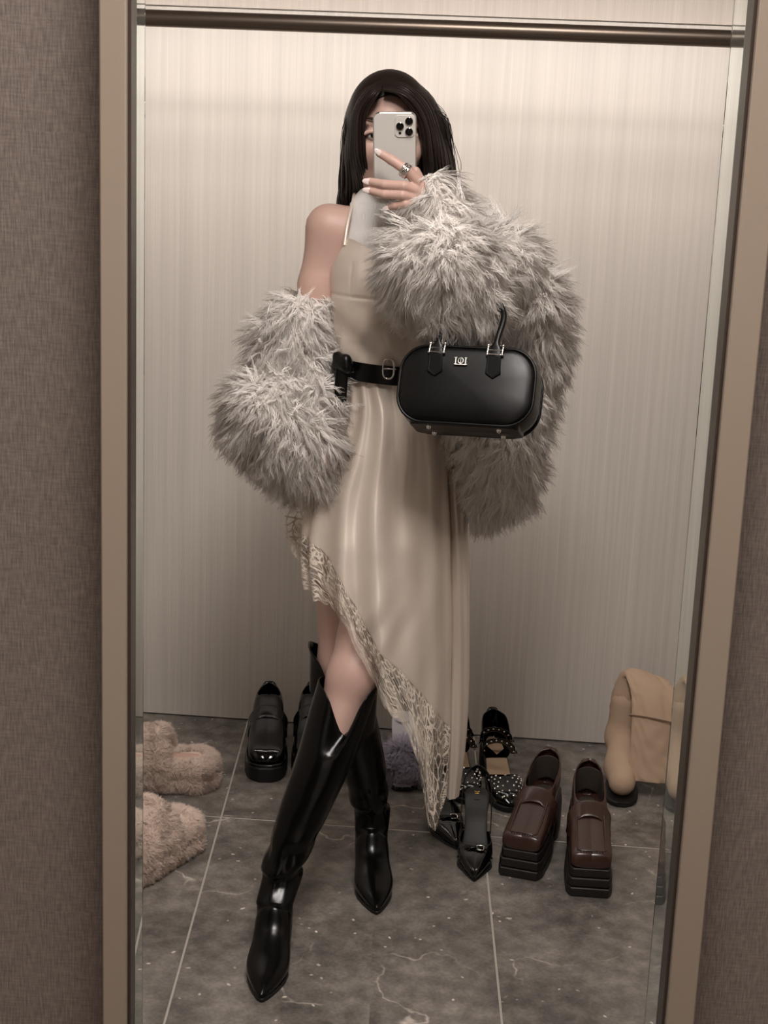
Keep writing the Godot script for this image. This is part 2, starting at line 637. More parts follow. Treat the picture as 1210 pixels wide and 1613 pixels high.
class Field:
	var o: Vector3
	var c: float
	var nx: int
	var ny: int
	var nz: int
	var d: PackedFloat32Array

	func _init(lo: Vector3, hi: Vector3, cell: float) -> void:
		o = lo
		c = cell
		nx = int(ceil((hi.x - lo.x) / cell)) + 1
		ny = int(ceil((hi.y - lo.y) / cell)) + 1
		nz = int(ceil((hi.z - lo.z) / cell)) + 1
		d.resize(nx * ny * nz)
		d.fill(1.0)

	# tapered limb from a to b, joined over a reach k; cut carves it away; squash flattens it across the axis given
	func limb(a: Vector3, b: Vector3, ra: float, rb: float, k := 0.02, cut := false) -> void:
		var m := maxf(ra, rb) + k + c * 2.0
		var lo := (a.min(b) - Vector3(m, m, m) - o) / c
		var hi := (a.max(b) + Vector3(m, m, m) - o) / c
		var ab := b - a
		var l2 := maxf(ab.length_squared(), 1e-9)
		for z in range(maxi(0, int(lo.z)), mini(nz, int(hi.z) + 1)):
			for y in range(maxi(0, int(lo.y)), mini(ny, int(hi.y) + 1)):
				var i := (z * ny + y) * nx
				for x in range(maxi(0, int(lo.x)), mini(nx, int(hi.x) + 1)):
					var p := o + Vector3(x, y, z) * c - a
					var t := clampf(p.dot(ab) / l2, 0.0, 1.0)
					var e := (p - ab * t).length() - (ra + (rb - ra) * t)
					var was := d[i + x]
					if cut:
						e = -e
						var h := maxf(k - absf(e - was), 0.0)
						d[i + x] = maxf(e, was) + h * h / (4.0 * k)
					else:
						var h := maxf(k - absf(e - was), 0.0)
						d[i + x] = minf(e, was) - h * h / (4.0 * k)

	func egg(at_: Vector3, r: Vector3, k := 0.02, cut := false, b := Basis.IDENTITY) -> void:
		var big := maxf(r.x, maxf(r.y, r.z)) + k + c * 2.0
		var m := Vector3(big, big, big)
		var lo := (at_ - m - o) / c
		var hi := (at_ + m - o) / c
		var bi := b.transposed()
		for z in range(maxi(0, int(lo.z)), mini(nz, int(hi.z) + 1)):
			for y in range(maxi(0, int(lo.y)), mini(ny, int(hi.y) + 1)):
				var i := (z * ny + y) * nx
				for x in range(maxi(0, int(lo.x)), mini(nx, int(hi.x) + 1)):
					var p := bi * (o + Vector3(x, y, z) * c - at_)
					var q := p / r
					var k0 := q.length()
					var k1 := (q / r).length()
					var e := k0 * (k0 - 1.0) / maxf(k1, 1e-6) if k0 > 1e-5 else -minf(r.x, minf(r.y, r.z))
					var was := d[i + x]
					if cut:
						e = -e
						var h := maxf(k - absf(e - was), 0.0)
						d[i + x] = maxf(e, was) + h * h / (4.0 * k)
					else:
						var h := maxf(k - absf(e - was), 0.0)
						d[i + x] = minf(e, was) - h * h / (4.0 * k)

	func skin() -> ArrayMesh:
		var idx := PackedInt32Array()
		idx.resize(nx * ny * nz)
		idx.fill(-1)
		var v := PackedVector3Array()
		var nn := PackedVector3Array()
		var tri := PackedInt32Array()
		var sy := nx
		var sz := nx * ny
		for z in nz - 1:
			for y in ny - 1:
				var base := z * sz + y * sy
				for x in nx - 1:
					var i := base + x
					var a := d[i]
					if absf(a) > c * 1.8:
						continue
					var q := [a, d[i + 1], d[i + sy], d[i + sy + 1], d[i + sz], d[i + sz + 1], d[i + sz + sy], d[i + sz + sy + 1]]
					var inside := 0
					for g in 8:
						if q[g] < 0.0:
							inside += 1
					if inside == 0 or inside == 8:
						continue
					var s := Vector3.ZERO
					var n := 0
					for e in [[0, 1], [2, 3], [4, 5], [6, 7], [0, 2], [1, 3], [4, 6], [5, 7], [0, 4], [1, 5], [2, 6], [3, 7]]:
						var f: float = q[e[0]]
						var h: float = q[e[1]]
						if (f < 0.0) != (h < 0.0):
							var t := f / (f - h)
							var pa := Vector3(e[0] & 1, (e[0] >> 1) & 1, e[0] >> 2)
							var pb := Vector3(e[1] & 1, (e[1] >> 1) & 1, e[1] >> 2)
							s += pa + (pb - pa) * t
							n += 1
					idx[i] = v.size()
					v.append(o + (Vector3(x, y, z) + s / n) * c)
					nn.append(Vector3(q[1] + q[3] + q[5] + q[7] - q[0] - q[2] - q[4] - q[6], q[2] + q[3] + q[6] + q[7] - q[0] - q[1] - q[4] - q[5], q[4] + q[5] + q[6] + q[7] - q[0] - q[1] - q[2] - q[3]).normalized())
		for z in range(1, nz - 1):
			for y in range(1, ny - 1):
				for x in range(1, nx - 1):
					var i := z * sz + y * sy + x
					if idx[i] < 0:
						continue
					var a := d[i]
					if (a < 0.0) != (d[i + 1] < 0.0):
						_quad(tri, idx[i], idx[i - sy], idx[i - sy - sz], idx[i - sz], a < 0.0)
					if (a < 0.0) != (d[i + sy] < 0.0):
						_quad(tri, idx[i], idx[i - sz], idx[i - sz - 1], idx[i - 1], a < 0.0)
					if (a < 0.0) != (d[i + sz] < 0.0):
						_quad(tri, idx[i], idx[i - 1], idx[i - 1 - sy], idx[i - sy], a < 0.0)
		var arr := []
		arr.resize(Mesh.ARRAY_MAX)
		arr[Mesh.ARRAY_VERTEX] = v
		arr[Mesh.ARRAY_NORMAL] = nn
		arr[Mesh.ARRAY_INDEX] = tri
		var m := ArrayMesh.new()
		m.add_surface_from_arrays(Mesh.PRIMITIVE_TRIANGLES, arr)
		return m

	func _quad(tri: PackedInt32Array, a: int, b: int, e: int, f: int, flip: bool) -> void:
		if a < 0 or b < 0 or e < 0 or f < 0:
			return
		if flip:
			tri.append_array(PackedInt32Array([a, e, b, a, f, e]))
		else:
			tri.append_array(PackedInt32Array([a, b, e, a, e, f]))

# ---------------------------------------------------------------- the standing woman

func build_person() -> void:
	var t := thing("person", "standing woman in a cream slip dress, fluffy white jacket and black boots", "person", Vector3(-0.06, 0, -2.85))
	var inv := Transform3D(Basis(), -t.position)
	make_body(t, inv)
	make_hair(t, inv)
	make_tank_top(t, inv)
	make_dress(t, inv)
	make_belt(t, inv)
	make_boot(t, inv, Vector3(-0.179, 0, -2.705), Vector3(-0.190, 0, -2.468), [Vector3(-0.182, 0.085, -2.672), Vector3(-0.172, 0.15, -2.690), Vector3(-0.139, 0.25, -2.726), Vector3(-0.098, 0.36, -2.765), Vector3(-0.066, 0.455, -2.800)], [0.038, 0.037, 0.047, 0.055, 0.057], 0.022, 5)
	make_boot(t, inv, Vector3(-0.016, 0, -3.035), Vector3(0.006, 0, -2.80), [Vector3(-0.014, 0.085, -3.0), Vector3(-0.018, 0.15, -2.995), Vector3(-0.036, 0.25, -2.975), Vector3(-0.066, 0.36, -2.955), Vector3(-0.095, 0.455, -2.945)], [0.038, 0.038, 0.047, 0.054, 0.056], 0.045, 8)
	make_jacket(t, inv)


func make_body(t: Node3D, inv: Transform3D) -> void:
	var cx := -0.014
	var f := Field.new(Vector3(-0.30, 0.04, -3.16), Vector3(0.24, 1.52, -2.58), 0.0095)
	# trunk
	f.egg(Vector3(-0.02, 0.90, -2.955), Vector3(0.135, 0.12, 0.095), 0.05)
	f.egg(Vector3(-0.022, 1.06, -2.945), Vector3(0.092, 0.13, 0.072), 0.06)
	f.egg(Vector3(cx, 1.21, -2.955), Vector3(0.112, 0.13, 0.080), 0.06)
	f.egg(Vector3(cx - 0.05, 1.215, -2.898), Vector3(0.042, 0.044, 0.040), 0.03)
	f.egg(Vector3(cx + 0.05, 1.215, -2.898), Vector3(0.042, 0.044, 0.040), 0.03)
	f.limb(Vector3(cx - 0.118, 1.312, -2.972), Vector3(cx + 0.118, 1.312, -2.972), 0.036, 0.036, 0.05)
	f.limb(Vector3(cx, 1.30, -2.985), Vector3(cx + 0.004, 1.44, -2.955), 0.046, 0.041, 0.04)
	# arm that hangs down into its sleeve
	f.limb(Vector3(-0.140, 1.306, -2.970), Vector3(-0.154, 1.20, -2.968), 0.036, 0.0335, 0.03)
	f.limb(Vector3(-0.154, 1.20, -2.968), Vector3(-0.150, 1.08, -2.955), 0.0335, 0.028, 0.02)
	f.limb(Vector3(-0.150, 1.08, -2.955), Vector3(-0.160, 0.965, -2.86), 0.028, 0.020, 0.02)
	# arm that holds up the phone
	f.limb(Vector3(0.112, 1.312, -2.970), Vector3(0.135, 1.16, -2.73), 0.035, 0.029, 0.03)
	f.limb(Vector3(0.135, 1.16, -2.73), Vector3(0.058, 1.368, -2.755), 0.029, 0.020, 0.02)
	# legs
	f.limb(Vector3(0.038, 0.86, -2.955), Vector3(-0.058, 0.485, -2.822), 0.076, 0.046, 0.03)
	f.egg(Vector3(-0.059, 0.487, -2.803), Vector3(0.040, 0.045, 0.034), 0.02)
	f.limb(Vector3(-0.058, 0.485, -2.822), Vector3(-0.100, 0.36, -2.770), 0.043, 0.040, 0.02)
	f.limb(Vector3(-0.100, 0.36, -2.768), Vector3(-0.139, 0.24, -2.724), 0.036, 0.030, 0.02)
	f.limb(Vector3(-0.139, 0.24, -2.724), Vector3(-0.181, 0.09, -2.675), 0.030, 0.020, 0.02)
	f.limb(Vector3(-0.078, 0.86, -2.965), Vector3(-0.086, 0.47, -2.935), 0.078, 0.042, 0.03)
	f.limb(Vector3(-0.086, 0.47, -2.935), Vector3(-0.066, 0.36, -2.955), 0.041, 0.039, 0.02)
	f.limb(Vector3(-0.066, 0.36, -2.955), Vector3(-0.034, 0.24, -2.977), 0.036, 0.030, 0.02)
	f.limb(Vector3(-0.034, 0.24, -2.977), Vector3(-0.015, 0.09, -2.998), 0.030, 0.020, 0.02)
	# head, hands on grids of their own
	var h := Field.new(Vector3(-0.13, 1.34, -3.08), Vector3(0.12, 1.61, -2.80), 0.0042)
	var hc := at(612, 214, -2.955)
	var b := Basis(Vector3.UP, 0.06) * Basis(Vector3.RIGHT, 0.05)
	var g := func(x: float, y: float, z: float) -> Vector3: return hc + b * Vector3(x, y, z)
	h.egg(g.call(0, 0.026, -0.014), Vector3(0.066, 0.076, 0.086), 0.02, false, b)
	h.egg(g.call(0, -0.030, 0.024), Vector3(0.057, 0.076, 0.058), 0.035, false, b)
	h.egg(g.call(0, -0.088, 0.052), Vector3(0.022, 0.017, 0.020), 0.03, false, b)
	h.limb(g.call(0, -0.08, -0.01), g.call(0.0, -0.16, -0.03), 0.044, 0.046, 0.03)
	for s in [-1.0, 1.0]:
		h.egg(g.call(s * 0.036, -0.022, 0.058), Vector3(0.021, 0.020, 0.018), 0.02, false, b)
		h.egg(g.call(s * 0.031, 0.006, 0.086), Vector3(0.017, 0.011, 0.011), 0.012, true, b)
		h.egg(g.call(s * 0.031, 0.006, 0.0715), Vector3(0.0135, 0.0095, 0.0115), 0.006, false, b)
		h.limb(g.call(s * 0.014, 0.026, 0.080), g.call(s * 0.047, 0.026, 0.066), 0.006, 0.005, 0.012)
		h.egg(g.call(s * 0.0095, -0.034, 0.088), Vector3(0.007, 0.006, 0.008), 0.008, false, b)
		h.egg(g.call(s * 0.064, -0.004, -0.010), Vector3(0.008, 0.028, 0.017), 0.008, false, b)
	h.limb(g.call(0, 0.012, 0.084), g.call(0, -0.028, 0.098), 0.006, 0.0085, 0.012)
	h.egg(g.call(0, -0.054, 0.083), Vector3(0.021, 0.0055, 0.008), 0.008, false, b)
	h.egg(g.call(0, -0.064, 0.081), Vector3(0.018, 0.006, 0.008), 0.008, false, b)
	# the hand round the phone
	var k := Field.new(at(575, 345, -2.80), at(715, 225, -2.68), 0.0024)
	hand(k, [
		[at(664, 292, -2.728), at(641, 268, -2.716), at(617, 252, -2.722), at(598, 241, -2.729)],
		[at(665, 303, -2.728), at(636, 293, -2.713), at(606, 291, -2.722), at(582, 286, -2.738)],
		[at(663, 313, -2.728), at(634, 307, -2.713), at(606, 306, -2.722), at(582, 300, -2.738)],
		[at(659, 322, -2.730), at(639, 321, -2.716), at(623, 324, -2.724), at(612, 327, -2.734)],
	], [0.0092, 0.0090, 0.0086, 0.0075], at(690, 330, -2.752), [at(676, 322, -2.770), at(667, 296, -2.785), at(655, 270, -2.783)])
	# the hand lost in the long sleeve
	var k2 := Field.new(Vector3(-0.220, 0.815, -2.925), Vector3(-0.110, 0.995, -2.785), 0.003)
	hand(k2, [
		[Vector3(-0.142, 0.905, -2.833), Vector3(-0.140, 0.877, -2.827), Vector3(-0.142, 0.857, -2.831), Vector3(-0.144, 0.843, -2.837)],
		[Vector3(-0.154, 0.901, -2.833), Vector3(-0.154, 0.869, -2.825), Vector3(-0.156, 0.847, -2.830), Vector3(-0.158, 0.832, -2.837)],
		[Vector3(-0.167, 0.903, -2.836), Vector3(-0.169, 0.873, -2.829), Vector3(-0.170, 0.852, -2.834), Vector3(-0.171, 0.838, -2.841)],
		[Vector3(-0.178, 0.908, -2.841), Vector3(-0.182, 0.885, -2.836), Vector3(-0.183, 0.869, -2.840), Vector3(-0.183, 0.858, -2.845)],
	], [0.0088, 0.0088, 0.0083, 0.0072], Vector3(-0.160, 0.967, -2.863), [Vector3(-0.140, 0.940, -2.850), Vector3(-0.128, 0.917, -2.833), Vector3(-0.126, 0.895, -2.821)])
	var body := joined([f.skin(), h.skin(), k.skin(), k2.skin()])
	part("body", body, M.skin, t, inv)
	# eyes, brows, mouth, nails
	for s in [-1.0, 1.0]:
		var ball := SphereMesh.new()
		ball.radius = 0.0108
		ball.height = 0.0216
		ball.radial_segments = 20
		ball.rings = 12
		var e := part("eye", ball, M.eye_white, t, inv * Transform3D(b, g.call(s * 0.031, 0.0055, 0.0735)))
		var iris := []
		for q in [[0.0, 0.0052], [0.0006, 0.0050], [0.0011, 0.0030], [0.0013, 0.0004]]:
			iris.append(ring(Vector3(0, 0, 0.0104 + q[0]), Vector3(q[1], 0, 0), Vector3(0, q[1], 0), 18))
		part("iris", loft(iris), M.iris_brown, e)
		var lash := []
		var lid := []
		for i in 9:
			var u := -1.0 + i / 4.0
			lash.append(g.call(s * 0.031 + u * 0.0135, 0.0048 + 0.0030 * (1.0 - u * u), 0.0846 - u * u * 0.0045))
			lid.append(g.call(s * 0.031 + u * 0.0150, 0.0068 + 0.0048 * (1.0 - u * u), 0.0830 - u * u * 0.0045))
		part("eyelash", tube(lash, 0.0013, 6), M.brow_brown, t, inv)
		part("eyelid", tube(lid, 0.0040, 8), M.skin, t, inv)
		var brow := []
		for i in 7:
			var u := i / 6.0
			brow.append(g.call(s * (0.015 + 0.035 * u), 0.0275 + 0.006 * sin(u * 2.4), 0.0875 - 0.019 * u * u))
		part("eyebrow", tube(brow, [0.0022, 0.0030, 0.0032, 0.0030, 0.0026, 0.0018, 0.0008], 8, 0.6), M.brow_brown, t, inv)
	var mouth := Field.new(g.call(-0.03, -0.075, 0.07), g.call(0.03, -0.045, 0.10), 0.0016)
	mouth.egg(g.call(-0.007, -0.0545, 0.0835), Vector3(0.013, 0.0045, 0.0085), 0.004, false, b)
	mouth.egg(g.call(0.007, -0.0545, 0.0835), Vector3(0.013, 0.0045, 0.0085), 0.004, false, b)
	mouth.egg(g.call(0, -0.0630, 0.0825), Vector3(0.016, 0.0050, 0.0085), 0.002, false, b)
	part("lips", mouth.skin(), M.lip, t, inv)
	for n in [[at(596.5, 240, -2.722), Vector3(-0.82, 0.52, 0.1), 0.0058], [at(579, 286, -2.733), Vector3(-0.97, 0.10, -0.25), 0.0062], [at(579, 300, -2.733), Vector3(-0.97, 0.10, -0.25), 0.0060], [at(609, 328, -2.729), Vector3(-0.9, -0.2, -0.3), 0.0048]]:
		var d: Vector3 = (n[1] as Vector3).normalized()
		var side := d.cross(Vector3(0, 0, 1)).normalized()
		var up := side.cross(d)
		var rings := []
		for q in [[-1.0, 0.55, 0.1], [-0.7, 0.9, 0.3], [0.0, 1.0, 0.42], [0.8, 0.85, 0.34], [1.35, 0.5, 0.16], [1.5, 0.15, 0.05]]:
			rings.append(ring(n[0] + d * (n[2] * float(q[0])), side * (n[2] * 0.86 * float(q[1])), up * (n[2] * 0.8 * float(q[2])), 12))
		part("fingernail", loft(rings), M.nail, t, inv)
	# the silver ring: crossed bands
	var rd := (at(617, 252, -2.722) - at(641, 268, -2.716)).normalized()
	var rc := at(639, 269, -2.717)
	var rs := rd.cross(Vector3(0, 0, 1)).normalized()
	var ru := rs.cross(rd)
	var bands := []
	for j in 3:
		for s in [-1.0, 1.0]:
			var p := []
			for i in 28:
				var a := TAU * i / 28.0
				p.append(rc + rs * cos(a) * 0.0112 + ru * sin(a) * 0.0116 + rd * (s * 0.0052 * sin(a * 1.5 + j * 2.1)))
			bands.append(tube(p, 0.0015, 6, 1.0, true))
	var rr := part("finger_ring", joined(bands), M.silver_metal, t, inv)
	rr.set_meta("label", "silver ring of crossed bands on the index finger")


func hand(k: Field, fingers: Array, radius: Array, wrist: Vector3, thumb: Array) -> void:
	for i in 4:
		var p: Array = fingers[i]
		var r: float = radius[i]
		k.limb(wrist.lerp(p[0], 0.25), p[0], 0.0105, r * 1.12, 0.012)
		k.limb(p[0], p[1], r * 1.08, r, 0.003)
		k.limb(p[1], p[2], r, r * 0.92, 0.002)
		k.limb(p[2], p[3], r * 0.92, r * 0.78, 0.002)
	k.limb(wrist, wrist.lerp(fingers[1][0], 0.6), 0.019, 0.014, 0.012)
	k.limb(wrist.lerp(thumb[0], 0.4), thumb[0], 0.013, 0.0115, 0.010)
	k.limb(thumb[0], thumb[1], 0.0112, 0.0100, 0.003)
	k.limb(thumb[1], thumb[2], 0.0100, 0.0082, 0.003)


func make_hair(t: Node3D, inv: Transform3D) -> void:
	# locks that leave the parting, run over the skull and fall behind the shoulders
	rng.seed = 41
	var list := []
	var top := at(604, 122, -2.925)
	for side in [-1.0, 1.0]:
		var n := 150
		for i in n:
			var s := float(i) / (n - 1)                 # 0 at the face, 1 at the back of the head
			var layer := rng.randf()                    # 0 outermost
			var j := func(a: float) -> float: return rng.randf_range(-a, a)
			# the parting runs from the hairline to the crown
			var root := at(602, 141, -2.868).lerp(at(612, 112, -3.02), pow(s, 0.8)) + Vector3(side * 0.003, 0, 0)
			root.y += 0.006 * sin(s * PI) - layer * 0.004
			var zb := lerpf(-2.865, -3.055, s)
			var inn := layer * 0.014
			var path: Array
			if side < 0:
				var e := sin(minf(s * 1.35, 1.0) * PI / 2)       # how far out this lock lies
				path = [root,
					at(lerpf(584, 570, e) , lerpf(150, 136, e), zb + 0.006) + Vector3(inn, 0, 0),
					at(lerpf(567, 551, e), lerpf(176, 170, e), zb - 0.004) + Vector3(inn, 0, 0),
					at(lerpf(564, 543, e), 212, zb - 0.010) + Vector3(inn, 0, 0),
					at(lerpf(567, 539, e), 250, lerpf(-2.885, -3.045, s)) + Vector3(inn, 0, 0),
					at(lerpf(577, 537, e) + j.call(2.0), 286, lerpf(-2.925, -3.045, s)) + Vector3(inn, 0, 0),
					at(lerpf(588, 533, e) + j.call(4.0), 322, lerpf(-2.985, -3.05, s)) + Vector3(inn, 0, 0),
					at(lerpf(600, 535, e) + j.call(6.0), 362 + j.call(8.0), -3.065)]
			else:
				var e := sin(minf(s * 1.35, 1.0) * PI / 2)
				path = [root,
					at(lerpf(638, 648, e), lerpf(150, 126, e), zb + 0.006) - Vector3(inn, 0, 0),
					at(lerpf(661, 682, e), lerpf(176, 158, e), zb - 0.004) - Vector3(inn, 0, 0),
					at(lerpf(672, 700, e), 206, zb - 0.010) - Vector3(inn, 0, 0),
					at(lerpf(676, 712, e), 246, lerpf(-2.885, -3.03, s)) - Vector3(inn, 0, 0),
					at(lerpf(676, 717, e) + j.call(2.0), 284, lerpf(-2.925, -3.03, s)) - Vector3(inn, 0, 0),
					at(lerpf(668, 720, e) + j.call(4.0), 320, lerpf(-2.985, -3.04, s)) - Vector3(inn, 0, 0),
					at(lerpf(664, 719, e) + j.call(6.0), 362 + j.call(8.0), -3.06)]
			var pts := curve(path, 4)
			var rad := []
			for q in pts.size():
				var u := float(q) / (pts.size() - 1)
				rad.append(lerpf(0.0035, 0.0058, minf(u * 4.0, 1.0)) * (1.0 - 0.75 * maxf(0.0, (u - 0.7) / 0.3)) * rng.randf_range(0.94, 1.06))
			list.append(tube(pts, rad, 6, 0.55, false, Vector3(side * 0.8, 0.3, 0.4)))
	# single flyaway strands
	for i in 26:
		var side := -1.0 if i % 2 else 1.0
		var a := at(558 if side < 0 else 686, rng.randf_range(160, 180), -2.96)
		var c := at(545 - rng.randf_range(-4, 10), rng.randf_range(250, 330), -3.0) if side < 0 else at(716 + rng.randf_range(-4, 10), rng.randf_range(250, 330), -3.0)
		var mid := at(548, 200, -2.96) if side < 0 else at(703, 196, -2.96)
		mid += Vector3(side * rng.randf_range(-0.004, 0.010), 0, 0)
		list.append(tube(curve([a, mid, c, c + Vector3(rng.randf_range(-0.006, 0.006), -0.03, 0)], 6), 0.0005, 4))
	# the mass under the locks, so that no scalp shows
	var f := Field.new(Vector3(-0.14, 1.22, -3.12), Vector3(0.15, 1.60, -2.82), 0.0065)
	f.egg(at(613, 186, -2.972), Vector3(0.077, 0.0865, 0.087), 0.02)
	f.egg(at(664, 215, -3.0), Vector3(0.040, 0.075, 0.06), 0.03)
	f.limb(at(571, 200, -2.985), at(563, 350, -3.055), 0.028, 0.024, 0.03)
	f.limb(at(682, 215, -2.995), at(696, 350, -3.05), 0.032, 0.024, 0.03)
	f.limb(at(628, 220, -3.02), at(626, 350, -3.06), 0.05, 0.035, 0.03)
	f.egg(at(614, 218, -2.872), Vector3(0.056, 0.076, 0.075), 0.004, true)
	f.egg(at(614, 300, -2.90), Vector3(0.056, 0.11, 0.062), 0.004, true)
	list.append(f.skin())
	part("hair", joined(list), M.hair_brown, t, inv)


# a garment round the body: rows of [py, left px, right px, front depth, back depth] about the plane z; height runs from top(x share) to bottom(x share)
func garment(rows: Array, zc: float, top: Callable, low: Callable, nu: int, nv: int, wave: Callable, thick := 0.0, from := 0.0, to := TAU) -> ArrayMesh:
	var tab := []
	for r in rows:
		var l := at(r[1], r[0], zc)
		var q := at(r[2], r[0], zc)
		tab.append([(l.y + q.y) / 2.0, l.x, q.x, r[3], r[4]])
	var look := func(h: float) -> Array:
		var i := 0
		while i < tab.size() - 2 and h < float(tab[i + 1][0]):
			i += 1
		var u := clampf((float(tab[i][0]) - h) / (float(tab[i][0]) - float(tab[i + 1][0])), 0.0, 1.0)
		var out := []
		for k in range(1, 5):
			var a: float = tab[maxi(i - 1, 0)][k]
			var b: float = tab[i][k]
			var c: float = tab[i + 1][k]
			var d: float = tab[mini(i + 2, tab.size() - 1)][k]
			out.append(0.5 * ((2.0 * b) + (c - a) * u + (2.0 * a - 5.0 * b + 4.0 * c - d) * u * u + (3.0 * b - a - 3.0 * c + d) * u * u * u))
		return out
	var rings := []
	var whole := to - from > TAU - 0.001
	for v in nv + 1:
		var r := PackedVector3Array()
		for i in (nu if whole else nu + 1):
			var a := from + (to - from) * i / nu
			var sx := cos(a)
			var h: float = lerpf(top.call(sx, sin(a)), low.call(sx, sin(a)), float(v) / nv)
			var w: Array = look.call(h)
			var wv: float = wave.call(a, h)
			var dz: float = (w[2] if sin(a) > 0.0 else w[3]) + wv
			var hx: float = (float(w[1]) - float(w[0])) / 2.0
			r.append(Vector3((float(w[0]) + float(w[1])) / 2.0 + sx * (hx + wv * 0.3), h, zc + sin(a) * dz))
		rings.append(r)
	if thick > 0.0:                                       # turn the edge in and run back up inside
		for v in [nv, maxi(nv - 3, 0)]:
			var r := PackedVector3Array()
			var src: PackedVector3Array = rings[v]
			for i in src.size():
				var d := Vector3(src[i].x + 0.03, 0, src[i].z - zc).normalized()
				r.append(src[i] - d * thick)
			rings.append(r)
	return loft(rings, false, false, whole)


func yy(px: float, py: float, z := -2.85) -> float:
	return at(px, py, z).y


func make_tank_top(t: Node3D, inv: Transform3D) -> void:
	var rows := [[296, 572, 664, 0.048, 0.042], [318, 553, 680, 0.056, 0.055], [350, 549, 686, 0.074, 0.070], [380, 540, 692, 0.094, 0.080], [420, 524, 706, 0.108, 0.088], [470, 528, 700, 0.100, 0.082]]
	var m := garment(rows, -2.957, func(sx, _s): return yy(610, 299), func(sx, _s): return yy(610, 468), 960, 12, func(a, _h): return 0.0005 * sin(a * 160.0))
	part("tank_top", m, M.white_knit, t, inv)


